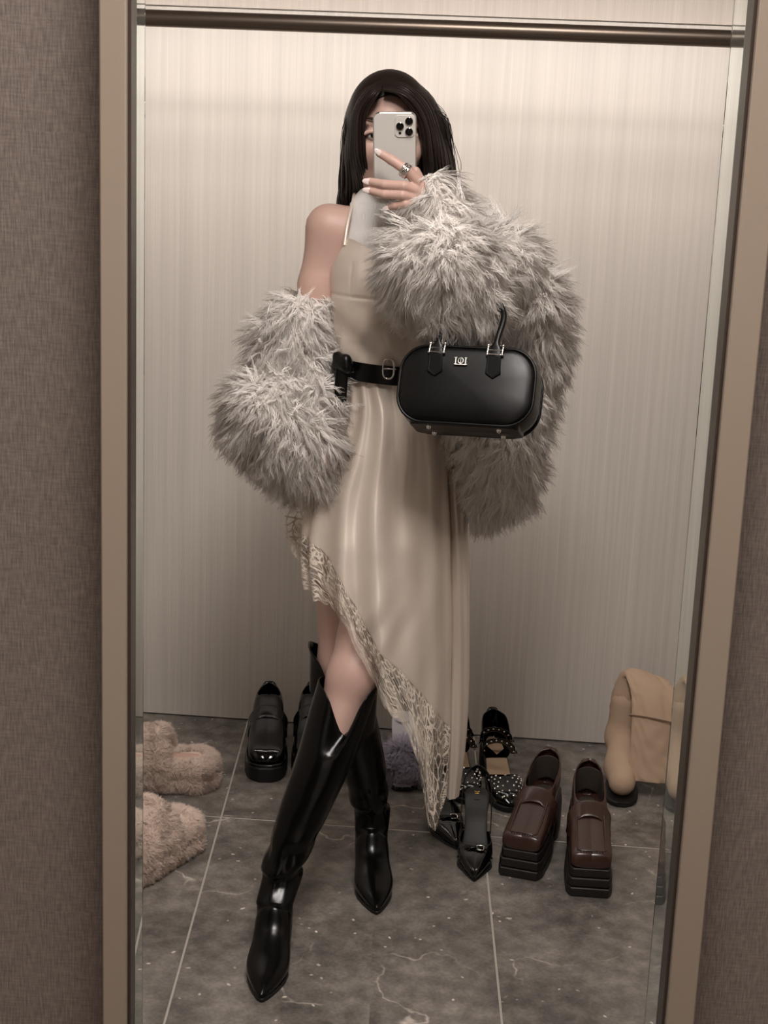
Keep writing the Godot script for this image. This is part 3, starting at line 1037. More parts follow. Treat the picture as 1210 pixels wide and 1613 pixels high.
func make_dress(t: Node3D, inv: Transform3D) -> void:
	var root := Node3D.new()
	root.name = "slip_dress"
	t.add_child(root)
	root.transform = inv
	var zc := -2.945
	# bodice, its top edge rising to a point under each strap
	var rows := [[372, 536, 690, 0.102, 0.090], [400, 526, 702, 0.112, 0.096], [432, 520, 708, 0.118, 0.096], [472, 521, 704, 0.112, 0.090], [530, 524, 694, 0.094, 0.082], [560, 527, 688, 0.089, 0.080], [600, 529, 688, 0.093, 0.086]]
	var top := func(sx: float, sz: float) -> float:
		var edge := 430.0
		if sz > 0.0:
			edge = lerpf(404.0, 380.0, smoothstep(0.0, 0.80, absf(sx))) if absf(sx) < 0.80 else lerpf(380.0, 430.0, smoothstep(0.80, 1.0, absf(sx)))
		return yy(610, edge)
	var dart := func(a: float, h: float) -> float:
		var y := (1.285 - h) / 0.25
		var w := 0.0
		w += 0.004 * exp(-pow((a - 2.10) / 0.10, 2.0)) * exp(-pow((h - 1.235) / 0.03, 2.0))
		w += 0.0022 * sin(a * 13.0 + h * 40.0) * clampf(y, 0.0, 1.0)
		w += 0.0055 * sin(a * 5.0 - h * 62.0) * exp(-pow((h - 1.115) / 0.05, 2.0))
		w += 0.0042 * sin(a * 4.0 + h * 55.0) * exp(-pow((h - 1.15) / 0.045, 2.0)) * exp(-pow((a - 1.6) / 0.8, 2.0))
		w += 0.0050 * sin(a * 6.0 + h * 24.0) * exp(-pow((h - 1.245) / 0.04, 2.0)) * exp(-pow((a - 1.9) / 0.5, 2.0))
		w -= 0.0026 * exp(-pow((a - 2.24 - (1.25 - h) * 0.5) / 0.025, 2.0)) * smoothstep(1.190, 1.200, h) * (1.0 - smoothstep(1.245, 1.262, h))
		w -= 0.0034 * exp(-pow((h - 1.193) / 0.0030, 2.0))
		return w
	var bodice := garment(rows, zc, top, func(_s, _z): return yy(610, 604), 320, 110, dart)
	part("bodice", bodice, M.champagne_satin, root)
	for s in [[543, 386, 548, 352, 555, 322, 559, 306], [680, 385, 678, 352, 672, 322, 668, 306]]:
		var p := curve([at(s[0], s[1], -2.884), at(s[2], s[3], -2.900), at(s[4], s[5], -2.932), at(s[6], s[7], -2.975), at(s[6], s[7] + 40, -3.04)], 6)
		part("strap", tube(p, 0.0028, 8, 0.5), M.champagne_satin, root)
	# skirt: short on one side, falling to a long point on the other
	var rows2 := [[590, 529, 688, 0.094, 0.088], [640, 530, 700, 0.104, 0.104], [700, 512, 708, 0.116, 0.118], [770, 486, 711, 0.128, 0.128], [850, 477, 713, 0.150, 0.135], [920, 482, 714, 0.172, 0.138], [1000, 500, 714, 0.182, 0.138], [1140, 530, 710, 0.178, 0.135], [1320, 545, 702, 0.165, 0.130]]
	var hem := [[-1.0, 862], [-0.80, 868], [-0.45, 902], [-0.27, 950], [0.02, 1010], [0.20, 1034], [0.52, 1080], [0.86, 1140], [1.0, 1168]]
	var lace := [[-1.0, 940], [-0.85, 950], [-0.56, 953], [-0.44, 966], [-0.32, 1012], [-0.16, 1050], [-0.02, 1086], [0.20, 1112], [0.44, 1190], [0.62, 1292], [0.80, 1302], [0.9, 1270], [1.0, 1230]]
	var pick := func(list: Array, sx: float) -> float:
		for i in list.size() - 1:
			if sx <= float(list[i + 1][0]):
				return lerpf(list[i][1], list[i + 1][1], (sx - float(list[i][0])) / (float(list[i + 1][0]) - float(list[i][0])))
		return list[-1][1]
	var fold := func(a: float, h: float) -> float:
		var down := clampf((1.04 - h) / 0.30, 0.0, 1.0)
		var w := 0.0
		# [angle at the waist, angle low down, height of the ridge, width]
		for q in [[2.32, 2.56, 0.011, 0.10], [2.05, 2.02, 0.013, 0.14], [1.76, 1.56, 0.017, 0.17], [1.30, 1.12, 0.005, 0.16], [0.9, 0.74, 0.007, 0.14], [0.4, 0.36, 0.010, 0.10], [2.72, 2.85, 0.014, 0.09], [3.4, 3.5, 0.016, 0.12], [4.2, 4.2, 0.016, 0.15], [5.1, 5.1, 0.016, 0.14]]:
			var c := lerpf(q[0], q[1], down)
			w += 2.2 * q[2] * (0.16 + 0.9 * down) * exp(-pow((a - c) / (q[3] * (0.65 + 0.55 * down)), 2.0))
		w += 0.0009 * sin(a * 27.0 + h * 15.0) * (1.0 - down)
		w += 0.0022 * sin(a * 9.0 + h * 31.0) * down
		w += 0.006 * exp(-pow((h - 0.60) / 0.05, 2.0)) * sin(a * 16.0 + h * 70.0) * exp(-pow((a - 1.9) / 0.6, 2.0))
		return w - 0.010
	var top2 := func(_s, _z): return yy(610, 586)
	var low2 := func(sx, _z): return yy(610, pick.call(hem, sx), -2.83)
	var skirt := garment(rows2, zc, top2, low2, 240, 90, fold, 0.0016)
	part("skirt", skirt, M.champagne_satin, root)
	var trim := garment(rows2, zc, func(sx, z): return low2.call(sx, z) + 0.003, func(sx, _z): return yy(610, pick.call(lace, sx) + 5.0 * absf(sin(sx * 24.0)), -2.83), 240, 14, func(a, h): return fold.call(a, h) + 0.001 + 0.003 * sin(a * 23.0 + h * 18.0))
	var lt := part("lace_trim", trim, lace_material(), root)
	lt.set_meta("label", "cream floral lace along the slanting hem")
	# a flounce of lace that stands away from the short side
	var fl_rings := []
	for q in [[494, 752, 486, 762], [489, 790, 452, 800], [487, 830, 450, 842], [488, 870, 462, 874], [492, 892, 478, 893]]:
		var r := PackedVector3Array()
		for i in 13:
			var u := i / 12.0
			r.append(at(lerpf(q[0], q[2], u), lerpf(q[1], q[3], u), -2.955) + Vector3(0, 0, 0.008 * sin(u * 9.0)))
		fl_rings.append(r)
	part("lace_flounce", loft(smooth_rings(fl_rings, 4), false, false, false), M.cream_lace, root)
	# the long fold at the side, a cloth doubled on itself
	var side := []
	for q in [[735, 706, 730, 0.02], [790, 707, 734, 0.034], [860, 708, 737, 0.045], [940, 708, 739, 0.050], [1020, 707, 739, 0.050], [1100, 705, 737, 0.048], [1180, 703, 731, 0.042], [1250, 702, 722, 0.030]]:
		var l := at(q[1], q[0], -2.93)
		var r := at(q[2], q[0], -2.93)
		var rr := PackedVector3Array()
		for i in 40:
			var a := TAU * i / 40.0
			var k := 1.0 + 0.10 * sin(a * 3.0 + 1.0) + 0.05 * sin(a * 7.0 + float(q[0]) * 0.01)
			rr.append((l + r) / 2.0 + Vector3(cos(a) * (r.x - l.x) / 2.0 * k, 0, sin(a) * float(q[3]) * k))
		side.append(rr)
	part("side_drape", loft(smooth_rings(side, 5)), M.champagne_satin, root)


func lace_material() -> StandardMaterial3D:
	var m := mat("cream_lace", Color(0.86, 0.81, 0.75), 0.85)
	m.transparency = BaseMaterial3D.TRANSPARENCY_ALPHA_SCISSOR
	m.alpha_scissor_threshold = 0.5
	m.cull_mode = BaseMaterial3D.CULL_DISABLED
	var cell := noise(77, 0.030, 1)
	cell.noise_type = FastNoiseLite.TYPE_CELLULAR
	cell.cellular_return_type = FastNoiseLite.RETURN_DISTANCE2_SUB
	cell.cellular_jitter = 0.85
	var big := noise(78, 0.0095, 1)
	big.noise_type = FastNoiseLite.TYPE_CELLULAR
	big.cellular_return_type = FastNoiseLite.RETURN_DISTANCE
	m.albedo_texture = picture(768, 768, func(x, y):
		var web: float = cell.get_noise_2d(x, y)              # -1 at the borders of the cells
		var petal: float = big.get_noise_2d(x, y)
		var a := 0.0
		if web < -0.87:
			a = 1.0
		var flower := absf(petal + 0.62) < 0.035 or absf(petal + 0.84) < 0.03
		if flower:
			a = 1.0
		if petal < -0.72 and (x + y) % 11 < 4:
			a = 1.0
		var net: bool = (x + 2 * y) % 16 < 2 or (2 * x - y + 4096) % 16 < 2
		if net:
			a = maxf(a, 1.0 if petal < -0.3 else 0.0)
		return Color(1, 1, 1, a)
	, true)
	m.uv1_scale = Vector3(2.7, 2.7, 1.0)
	return m


func make_belt(t: Node3D, inv: Transform3D) -> void:
	var zc := -2.945
	var rings := []
	for q in [[-0.0160, 0.0], [-0.0175, 0.0015], [-0.0160, 0.0032], [0.0160, 0.0032], [0.0175, 0.0015], [0.0160, 0.0]]:
		var r := PackedVector3Array()
		for i in 120:
			var a := TAU * i / 120.0
			var l := at(527, 572, zc)
			var s := at(688, 588, zc)
			var h := lerpf(l.y, s.y, (cos(a) + 1.0) / 2.0) + 0.002
			r.append(Vector3((l.x + s.x) / 2.0 + cos(a) * ((s.x - l.x) / 2.0 + 0.002 + float(q[1])), h + float(q[0]), zc + sin(a) * (0.098 + float(q[1]))))
		rings.append(r)
	rings.append(rings[0])
	var b := part("belt", loft(rings, false, false), M.black_leather, t, inv)
	b.set_meta("label", "black leather belt with a silver buckle")
	# buckle: a rounded frame with its prong
	var c := at(612, 581, -2.842)
	var p := []
	for i in 36:
		var a := TAU * i / 36.0
		p.append(c + Vector3(signf(cos(a)) * pow(absf(cos(a)), 0.7) * 0.0100, signf(sin(a)) * pow(absf(sin(a)), 0.7) * 0.0180, 0.002 * cos(a)))
	var bk := part("buckle", tube(p, 0.0019, 8, 1.0, true), M.silver_metal, b)
	part("prong", tube([c + Vector3(-0.011, 0, 0.002), c + Vector3(0, 0.001, 0.004), c + Vector3(0.0135, 0, 0.002)], 0.0013, 8), M.silver_metal, b)
	# the knotted end that hangs at the side
	var knot := Field.new(at(515, 635, -2.94), at(565, 545, -2.80), 0.0035)
	knot.limb(at(532, 562, -2.865), at(546, 578, -2.850), 0.010, 0.013, 0.01)
	knot.limb(at(531, 578, -2.862), at(545, 566, -2.850), 0.011, 0.010, 0.01)
	part("knot", knot.skin(), M.black_leather, b)
	var tail := []
	for q in [[538, 575, 9, 0.0035], [538, 595, 10, 0.0035], [537, 612, 10, 0.003], [537, 628, 9, 0.003], [539, 633, 6, 0.002]]:
		var m := at(q[0], q[1], -2.852)
		tail.append(ring(m, Vector3(q[2] / 860.0, 0, 0), Vector3(0, 0, q[3]), 20, 0.6))
	part("belt_end", loft(smooth_rings(tail, 3)), M.black_leather, b)


# a tall pointed boot: rings from the toe over the instep round the ankle and up the shaft, the top cut to a V in front
func make_boot(t: Node3D, inv: Transform3D, heel: Vector3, toe: Vector3, line: Array, radius: Array, rise: float, seed_: int) -> void:
	var root := Node3D.new()
	root.name = "boot"
	t.add_child(root, true)
	root.transform = inv
	var f := (toe - heel).normalized()
	var len_ := toe.distance_to(heel)
	var sx := f.cross(Vector3.UP).normalized()
	var nse := noise(seed_, 6.0, 3)
	var n := 48
	var up := Vector3.UP
	var rings := []
	# foot: [share of the length from the toe, half width, bottom, top]
	for q in [[0.0, 0.0030, 0.010, 0.016], [0.025, 0.0085, 0.008, 0.0205], [0.08, 0.0165, 0.007, 0.027], [0.16, 0.0255, 0.007, 0.034], [0.26, 0.0340, 0.007, 0.041], [0.36, 0.0385, 0.007, 0.049], [0.46, 0.0375, 0.010, 0.060], [0.55, 0.0350, 0.014, 0.075]]:
		var c := toe - f * (len_ * float(q[0])) + up * ((float(q[2]) + float(q[3])) / 2.0)
		var r := PackedVector3Array()
		for i in n:
			var a := TAU * i / n
			var y := sin(a)
			var x := cos(a)
			var ex := 0.80 if y < 0.0 else 1.12
			r.append(c + sx * (signf(x) * pow(absf(x), ex) * float(q[1])) + up * (signf(y) * pow(absf(y), 0.55 if y < 0.0 else 1.0) * (float(q[3]) - float(q[2])) / 2.0))
		rings.append(r)
	# round the ankle: planes that turn from upright to level
	var ank: Vector3 = line[0]
	var crease := toe - f * (len_ * 0.60) + up * 0.098
	for q in [[0.25, 0.0345, 0.066], [0.5, 0.0335, 0.064], [0.75, 0.0335, 0.058], [0.94, 0.0345, 0.052]]:
		var ang: float = q[0] * PI / 2.0
		var back := (-up * cos(ang) - f * sin(ang)).normalized()
		var far: float = q[2] * (1.0 if q[0] > 0.6 else 1.25)
		var low := crease + back * far
		if low.y < 0.022:
			low = crease + back * ((crease.y - 0.022) / maxf(-back.y, 0.1))
		var pf := crease.lerp(Vector3(ank.x, crease.y, ank.z) + f * float(radius[0]), q[0]) + up * 0.012 * float(q[0])
		var c := (pf + low) / 2.0
		var r := PackedVector3Array()
		for i in n:
			var a := TAU * i / n
			r.append(c + sx * cos(a) * float(q[1]) + (pf - c) * sin(a))
		rings.append(r)
	var shaft := curve(line, 5)
	var rads := curve(radius, 5)
	for i in range(4, shaft.size()):
		var c: Vector3 = shaft[i]
		var w: float = rads[i]
		var last := i == shaft.size() - 1
		var r := PackedVector3Array()
		for k in n:
			var a := TAU * k / n
			var wrinkle := 0.006 * nse.get_noise_3d(cos(a) * 0.10, c.y * 0.55, sin(a) * 0.10) * (1.6 if c.y < 0.2 else 0.8)
			wrinkle += 0.0045 * sin(c.y * 120.0 + 2.2 * sin(a + 0.6)) * exp(-pow((c.y - 0.15) / 0.05, 2.0))
			var v := 0.0
			var u := clampf((c.y - 0.36) / 0.095, 0.0, 1.0)
			var fa := sin(a)
			var side := absf(cos(a))
			v = u * (rise * (0.75 * pow(side, 1.5) + 0.35) - (0.067 if fa > 0 else 0.0) * exp(-pow(cos(a) / 0.42, 2.0)))
			r.append(c + sx * cos(a) * (w + wrinkle) + f * fa * (w * 1.08 + wrinkle) + up * v)
		rings.append(r)
	var outer: PackedVector3Array = rings[-1]
	var ctr: Vector3 = shaft[-1]
	for q in [[0.002, 0.001], [0.0035, -0.001], [0.004, -0.03], [0.005, -0.09]]:
		var r := PackedVector3Array()
		for k in n:
			var d := Vector3(outer[k].x - ctr.x, 0, outer[k].z - ctr.z).normalized()
			r.append(outer[k] - d * float(q[0]) + up * float(q[1]))
		rings.append(r)
	part("upper", loft(smooth_rings(rings.slice(0, 22), 3) + rings.slice(22), true, true), M.boot_leather, root)
	# sole and block heel
	var out := PackedVector2Array()
	var half := [[0.0, 0.0025], [0.03, 0.009], [0.09, 0.017], [0.18, 0.0265], [0.28, 0.0345], [0.38, 0.0370], [0.50, 0.0325], [0.66, 0.0275], [0.82, 0.0290], [0.94, 0.0260], [1.0, 0.0140]]
	for s in 2:
		for i in half.size():
			var q: Array = half[i] if s == 0 else half[half.size() - 1 - i]
			var p := toe - f * (len_ * float(q[0])) + sx * (float(q[1]) * (1.0 if s == 0 else -1.0))
			out.append(Vector2(p.x, p.z))
	part("sole", slab(out, 0.0, 0.008, 0.002), M.black_rubber, root)
	var hl := PackedVector2Array()
	for i in 16:
		var a := TAU * i / 16.0
		var p := heel + f * (0.030 + 0.028 * sin(a)) + sx * 0.026 * cos(a)
		hl.append(Vector2(p.x, p.z))
	part("heel", slab(hl, 0.0, 0.030, 0.002), M.black_rubber, root)

# ---------------------------------------------------------------- fur

# a lock of hairs one unit long along +y, bending towards +z, spread at the root and gathered at the tip
func lock(hairs: int, spread: float, thick: float, bend: float, curl: float, seed_: int, gather := 0.35) -> ArrayMesh:
	var r := RandomNumberGenerator.new()
	r.seed = seed_
	var list := []
	for h in hairs:
		var a := r.randf() * TAU
		var q := sqrt(r.randf()) * spread
		var root := Vector3(cos(a) * q, 0, sin(a) * q)
		var tip := Vector3(r.randf_range(-1, 1), 0, r.randf_range(-1, 1)) * spread * gather
		var long := r.randf_range(0.7, 1.12)
		var ph := r.randf() * TAU
		var cu := curl * r.randf_range(0.5, 1.3)
		var p := []
		var w := []
		for i in 6:
			var u := i / 5.0
			var x := root.lerp(tip, u)
			x += Vector3(sin(u * 7.0 + ph) * cu * u, 0, cos(u * 6.0 + ph) * cu * u)
			p.append(Vector3(x.x, u * long * (1.0 - 0.25 * bend * u), x.z + bend * u * u * long))
			w.append(thick * (1.0 - 0.85 * u * u))
		list.append(tube(p, w, 3))
	# soft fur: the hairs take the light as the coat they make up does
	var st := joined(list).surface_get_arrays(0)
	var nn: PackedVector3Array = st[Mesh.ARRAY_NORMAL]
	for i in nn.size():
		nn[i] = (nn[i] * 0.5 + Vector3(0, 0.85, 0)).normalized()
	st[Mesh.ARRAY_NORMAL] = nn
	var m := ArrayMesh.new()
	m.add_surface_from_arrays(Mesh.PRIMITIVE_TRIANGLES, st)
	return m


func seeds(m: ArrayMesh, count: int) -> Array:
	var a := m.surface_get_arrays(0)
	var v: PackedVector3Array = a[Mesh.ARRAY_VERTEX]
	var n: PackedVector3Array = a[Mesh.ARRAY_NORMAL]
	var t: PackedInt32Array = a[Mesh.ARRAY_INDEX]
	var sum := PackedFloat32Array()
	var total := 0.0
	for i in range(0, t.size(), 3):
		total += (v[t[i + 1]] - v[t[i]]).cross(v[t[i + 2]] - v[t[i]]).length()
		sum.append(total)
	var out := []
	for k in count:
		var i := sum.bsearch(rng.randf() * total) * 3
		i = mini(i, t.size() - 3)
		var x := rng.randf()
		var y := rng.randf()
		if x + y > 1.0:
			x = 1.0 - x
			y = 1.0 - y
		var p := v[t[i]] * (1.0 - x - y) + v[t[i + 1]] * x + v[t[i + 2]] * y
		var d := (n[t[i]] * (1.0 - x - y) + n[t[i + 1]] * x + n[t[i + 2]] * y).normalized()
		out.append([p, d])
	return out


func coat(called: String, skin_: ArrayMesh, count: int, locks: Array, m: Material, parent: Node3D, xf: Transform3D, size: Vector2, stand: float, comb: Callable, wild: float, skip = null) -> void:
	var all := seeds(skin_, count)
	var per := []
	for l in locks:
		per.append([])
	var clump := noise(count, 22.0, 2)
	for s in all:
		var p: Vector3 = s[0]
		if skip != null and skip.call(p):
			continue
		var n: Vector3 = s[1]
		var way: Vector3 = comb.call(p, n)
		var swirl := Vector3(clump.get_noise_3dv(p), clump.get_noise_3dv(p + Vector3(3, 7, 1)), clump.get_noise_3dv(p + Vector3(9, 2, 5))) * 1.6
		var d := (n * stand + way + (swirl * 0.7 + Vector3(rng.randfn(), rng.randfn(), rng.randfn()) * 0.33) * wild).normalized()
		if d.dot(n) < 0.12:
			d = (d + n * (0.2 - d.dot(n))).normalized()
		var b := way + Vector3(0, -0.3, 0) + swirl * 0.6
		b = b - d * b.dot(d)
		if b.length() < 0.01:
			b = d.cross(Vector3.RIGHT)
		b = b.normalized().rotated(d, rng.randfn() * 0.5)
		var len_ := rng.randf_range(size.x, size.y)
		var w := len_ * rng.randf_range(0.8, 1.2)
		per[rng.randi() % locks.size()].append(Transform3D(Basis(d.cross(b) * w * -1.0, d * len_, b * w), p - n * 0.002))
	var k := 0
	for l in locks:
		var mm := MultiMesh.new()
		mm.transform_format = MultiMesh.TRANSFORM_3D
		mm.mesh = l
		mm.instance_count = per[k].size()
		for i in per[k].size():
			mm.set_instance_transform(i, per[k][i])
		var o := MultiMeshInstance3D.new()
		o.name = called
		o.multimesh = mm
		o.material_override = m
		o.transform = xf
		o.set_meta("kind", "stuff")
		parent.add_child(o, true)
		k += 1


func fur_mat(called: String, c: Color, back: float) -> StandardMaterial3D:
	var m := mat(called, c, 0.75)
	m.backlight_enabled = true
	m.backlight = Color(back, back, back)
	m.rim_enabled = true
	m.rim = 0.3
	return m


func make_jacket(t: Node3D, inv: Transform3D) -> void:
	var root := Node3D.new()
	root.name = "fur_jacket"
	root.set_meta("label", "fluffy cream-white shaggy jacket slipped off the shoulders")
	t.add_child(root)
	root.transform = inv
	var px := 1.0 / 858.0
	var f := Field.new(Vector3(-0.36, 0.70, -3.16), Vector3(0.36, 1.44, -2.60), 0.0125)
	for q in [
		# the raised sleeve from cuff to elbow, then out and back over the other arm
		[688, 284, -2.752, 14, 690, 345, -2.745, 36], [688, 345, -2.745, 36, 690, 415, -2.725, 62], [690, 415, -2.725, 62, 725, 470, -2.735, 48],
		[730, 420, -2.76, 50, 795, 412, -2.82, 40], [775, 385, -2.86, 30, 838, 470, -2.86, 32], [838, 470, -2.86, 32, 850, 545, -2.89, 26],
		[850, 545, -2.89, 26, 800, 690, -2.91, 34], [735, 640, -2.93, 34, 785, 700, -2.91, 44], [785, 700, -2.91, 44, 795, 745, -2.91, 36], [795, 745, -2.91, 36, 765, 785, -2.92, 20],
		# the hanging sleeve: two soft bulges
		[490, 484, -2.955, 22, 468, 518, -2.945, 42], [468, 518, -2.945, 42, 456, 548, -2.935, 46], [474, 598, -2.925, 34, 430, 650, -2.90, 60],
		[432, 650, -2.90, 62, 470, 695, -2.89, 52], [492, 600, -2.90, 30, 508, 690, -2.875, 26], [470, 695, -2.89, 46, 488, 736, -2.885, 28],
		# across the back, out of sight
		[470, 570, -3.0, 30, 600, 610, -3.085, 24], [600, 610, -3.085, 24, 745, 640, -2.99, 30]]:
		f.limb(at(q[0], q[1], q[2]), at(q[4], q[5], q[6]), q[3] * px, q[7] * px, 0.02)
	var core := f.skin()
	var fm := fur_mat("cream_fur", Color(1.0, 0.972, 0.945), 0.42)
	part("lining", core, fm, root)
	var locks := []
	for i in 5:
		locks.append(lock(9, 0.12, 0.0100, 0.30, 0.065, 60 + i, 0.45))
	rng.seed = 5
	coat("fur", core, 46000, locks, fm, root, Transform3D(), Vector2(0.032, 0.070), 0.62, func(_p, _n): return Vector3(0, -0.62, 0.02), 0.62)

# ---------------------------------------------------------------- phone and handbag

func rrect(c: Vector3, ax: Vector3, ay: Vector3, hw: float, hh: float, rad: float, n: int) -> PackedVector3Array:
	var r := PackedVector3Array()
	for k in 4:
		var sx := [1.0, -1.0, -1.0, 1.0][k] as float
		var sy := [1.0, 1.0, -1.0, -1.0][k] as float
		for i in n:
			var a := PI / 2.0 * (k + float(i) / (n - 1))
			r.append(c + ax * (sx * (hw - rad) + cos(a) * rad) + ay * (sy * (hh - rad) + sin(a) * rad))
	return r


func build_phone() -> void:
	var w := 0.0742
	var h := 0.1500
	var up := Vector3(-0.0413, 0.9702, 0.2388)
	var x := Vector3(0.99914, 0.03919, 0.01368)
	var z := x.cross(up).normalized()
	var o := at(621.8, 176, -2.765) - up * h / 2.0
	var t := thing("phone", "pale silver smartphone with three camera lenses held up before the face", "phone", o)
	t.basis = Basis(x, up, z)
	var X := Vector3.RIGHT
	var Y := Vector3.UP
	var rings := []
	for q in [[-0.0038, 0.0012], [-0.0034, 0.0004], [-0.0026, 0.0], [0.0026, 0.0], [0.0034, 0.0004], [0.0038, 0.0012]]:
		rings.append(rrect(Vector3(0, 0, q[0]), X, Y, w / 2 - q[1], h / 2 - q[1], 0.0125 - q[1], 9))
	part("frame", loft(rings), M.silver_metal, t)
	part("back_glass", loft([rrect(Vector3(0, 0, 0.0030), X, Y, w / 2 - 0.0016, h / 2 - 0.0016, 0.011, 9), rrect(Vector3(0, 0, 0.0039), X, Y, w / 2 - 0.0016, h / 2 - 0.0016, 0.011, 9), rrect(Vector3(0, 0, 0.0041), X, Y, w / 2 - 0.0022, h / 2 - 0.0022, 0.0105, 9)]), M.phone_glass, t)
	part("screen", loft([rrect(Vector3(0, 0, -0.0041), X, Y, w / 2 - 0.002, h / 2 - 0.002, 0.011, 9), rrect(Vector3(0, 0, -0.0032), X, Y, w / 2 - 0.002, h / 2 - 0.002, 0.011, 9)]), M.screen_black, t)
	var bc := Vector3(w / 2 - 0.0200, h / 2 - 0.0235, 0)
	var bump := part("camera_bump", loft([rrect(bc + Vector3(0, 0, 0.0036), X, Y, 0.0168, 0.0190, 0.0075, 9), rrect(bc + Vector3(0, 0, 0.0052), X, Y, 0.0168, 0.0190, 0.0075, 9), rrect(bc + Vector3(0, 0, 0.0057), X, Y, 0.0162, 0.0184, 0.0070, 9)]), M.phone_glass, t)
	for q in [[-0.0080, 0.0005], [0.0075, 0.0092], [0.0075, -0.0088]]:
		var c := bc + Vector3(q[0], q[1], 0)
		var l := []
		for s in [[0.0052, 0.0070], [0.0074, 0.0070], [0.0080, 0.0066], [0.0080, 0.0060]]:
			l.append(ring(c + Vector3(0, 0, s[0]), X * s[1], Y * s[1], 28))
		part("lens_ring", loft(l), M.silver_metal, bump)
		part("lens", loft([ring(c + Vector3(0, 0, 0.0070), X * 0.0066, Y * 0.0066, 28), ring(c + Vector3(0, 0, 0.0082), X * 0.0065, Y * 0.0065, 28), ring(c + Vector3(0, 0, 0.0086), X * 0.0045, Y * 0.0045, 28)]), M.lens_black, bump)
	part("flash", loft([ring(bc + Vector3(-0.0080, 0.0126, 0.0050), X * 0.0026, Y * 0.0026, 18), ring(bc + Vector3(-0.0080, 0.0126, 0.0062), X * 0.0025, Y * 0.0025, 18)]), M.eye_white, bump)
	part("sensor", loft([ring(bc + Vector3(-0.0080, -0.0114, 0.0050), X * 0.0024, Y * 0.0024, 18), ring(bc + Vector3(-0.0080, -0.0114, 0.0062), X * 0.0023, Y * 0.0023, 18)]), M.lens_black, bump)
	part("side_button", block(Vector3(0.0012, 0.012, 0.003), 0.0004), M.silver_metal, t, move(w / 2 + 0.0003, 0.022, 0))


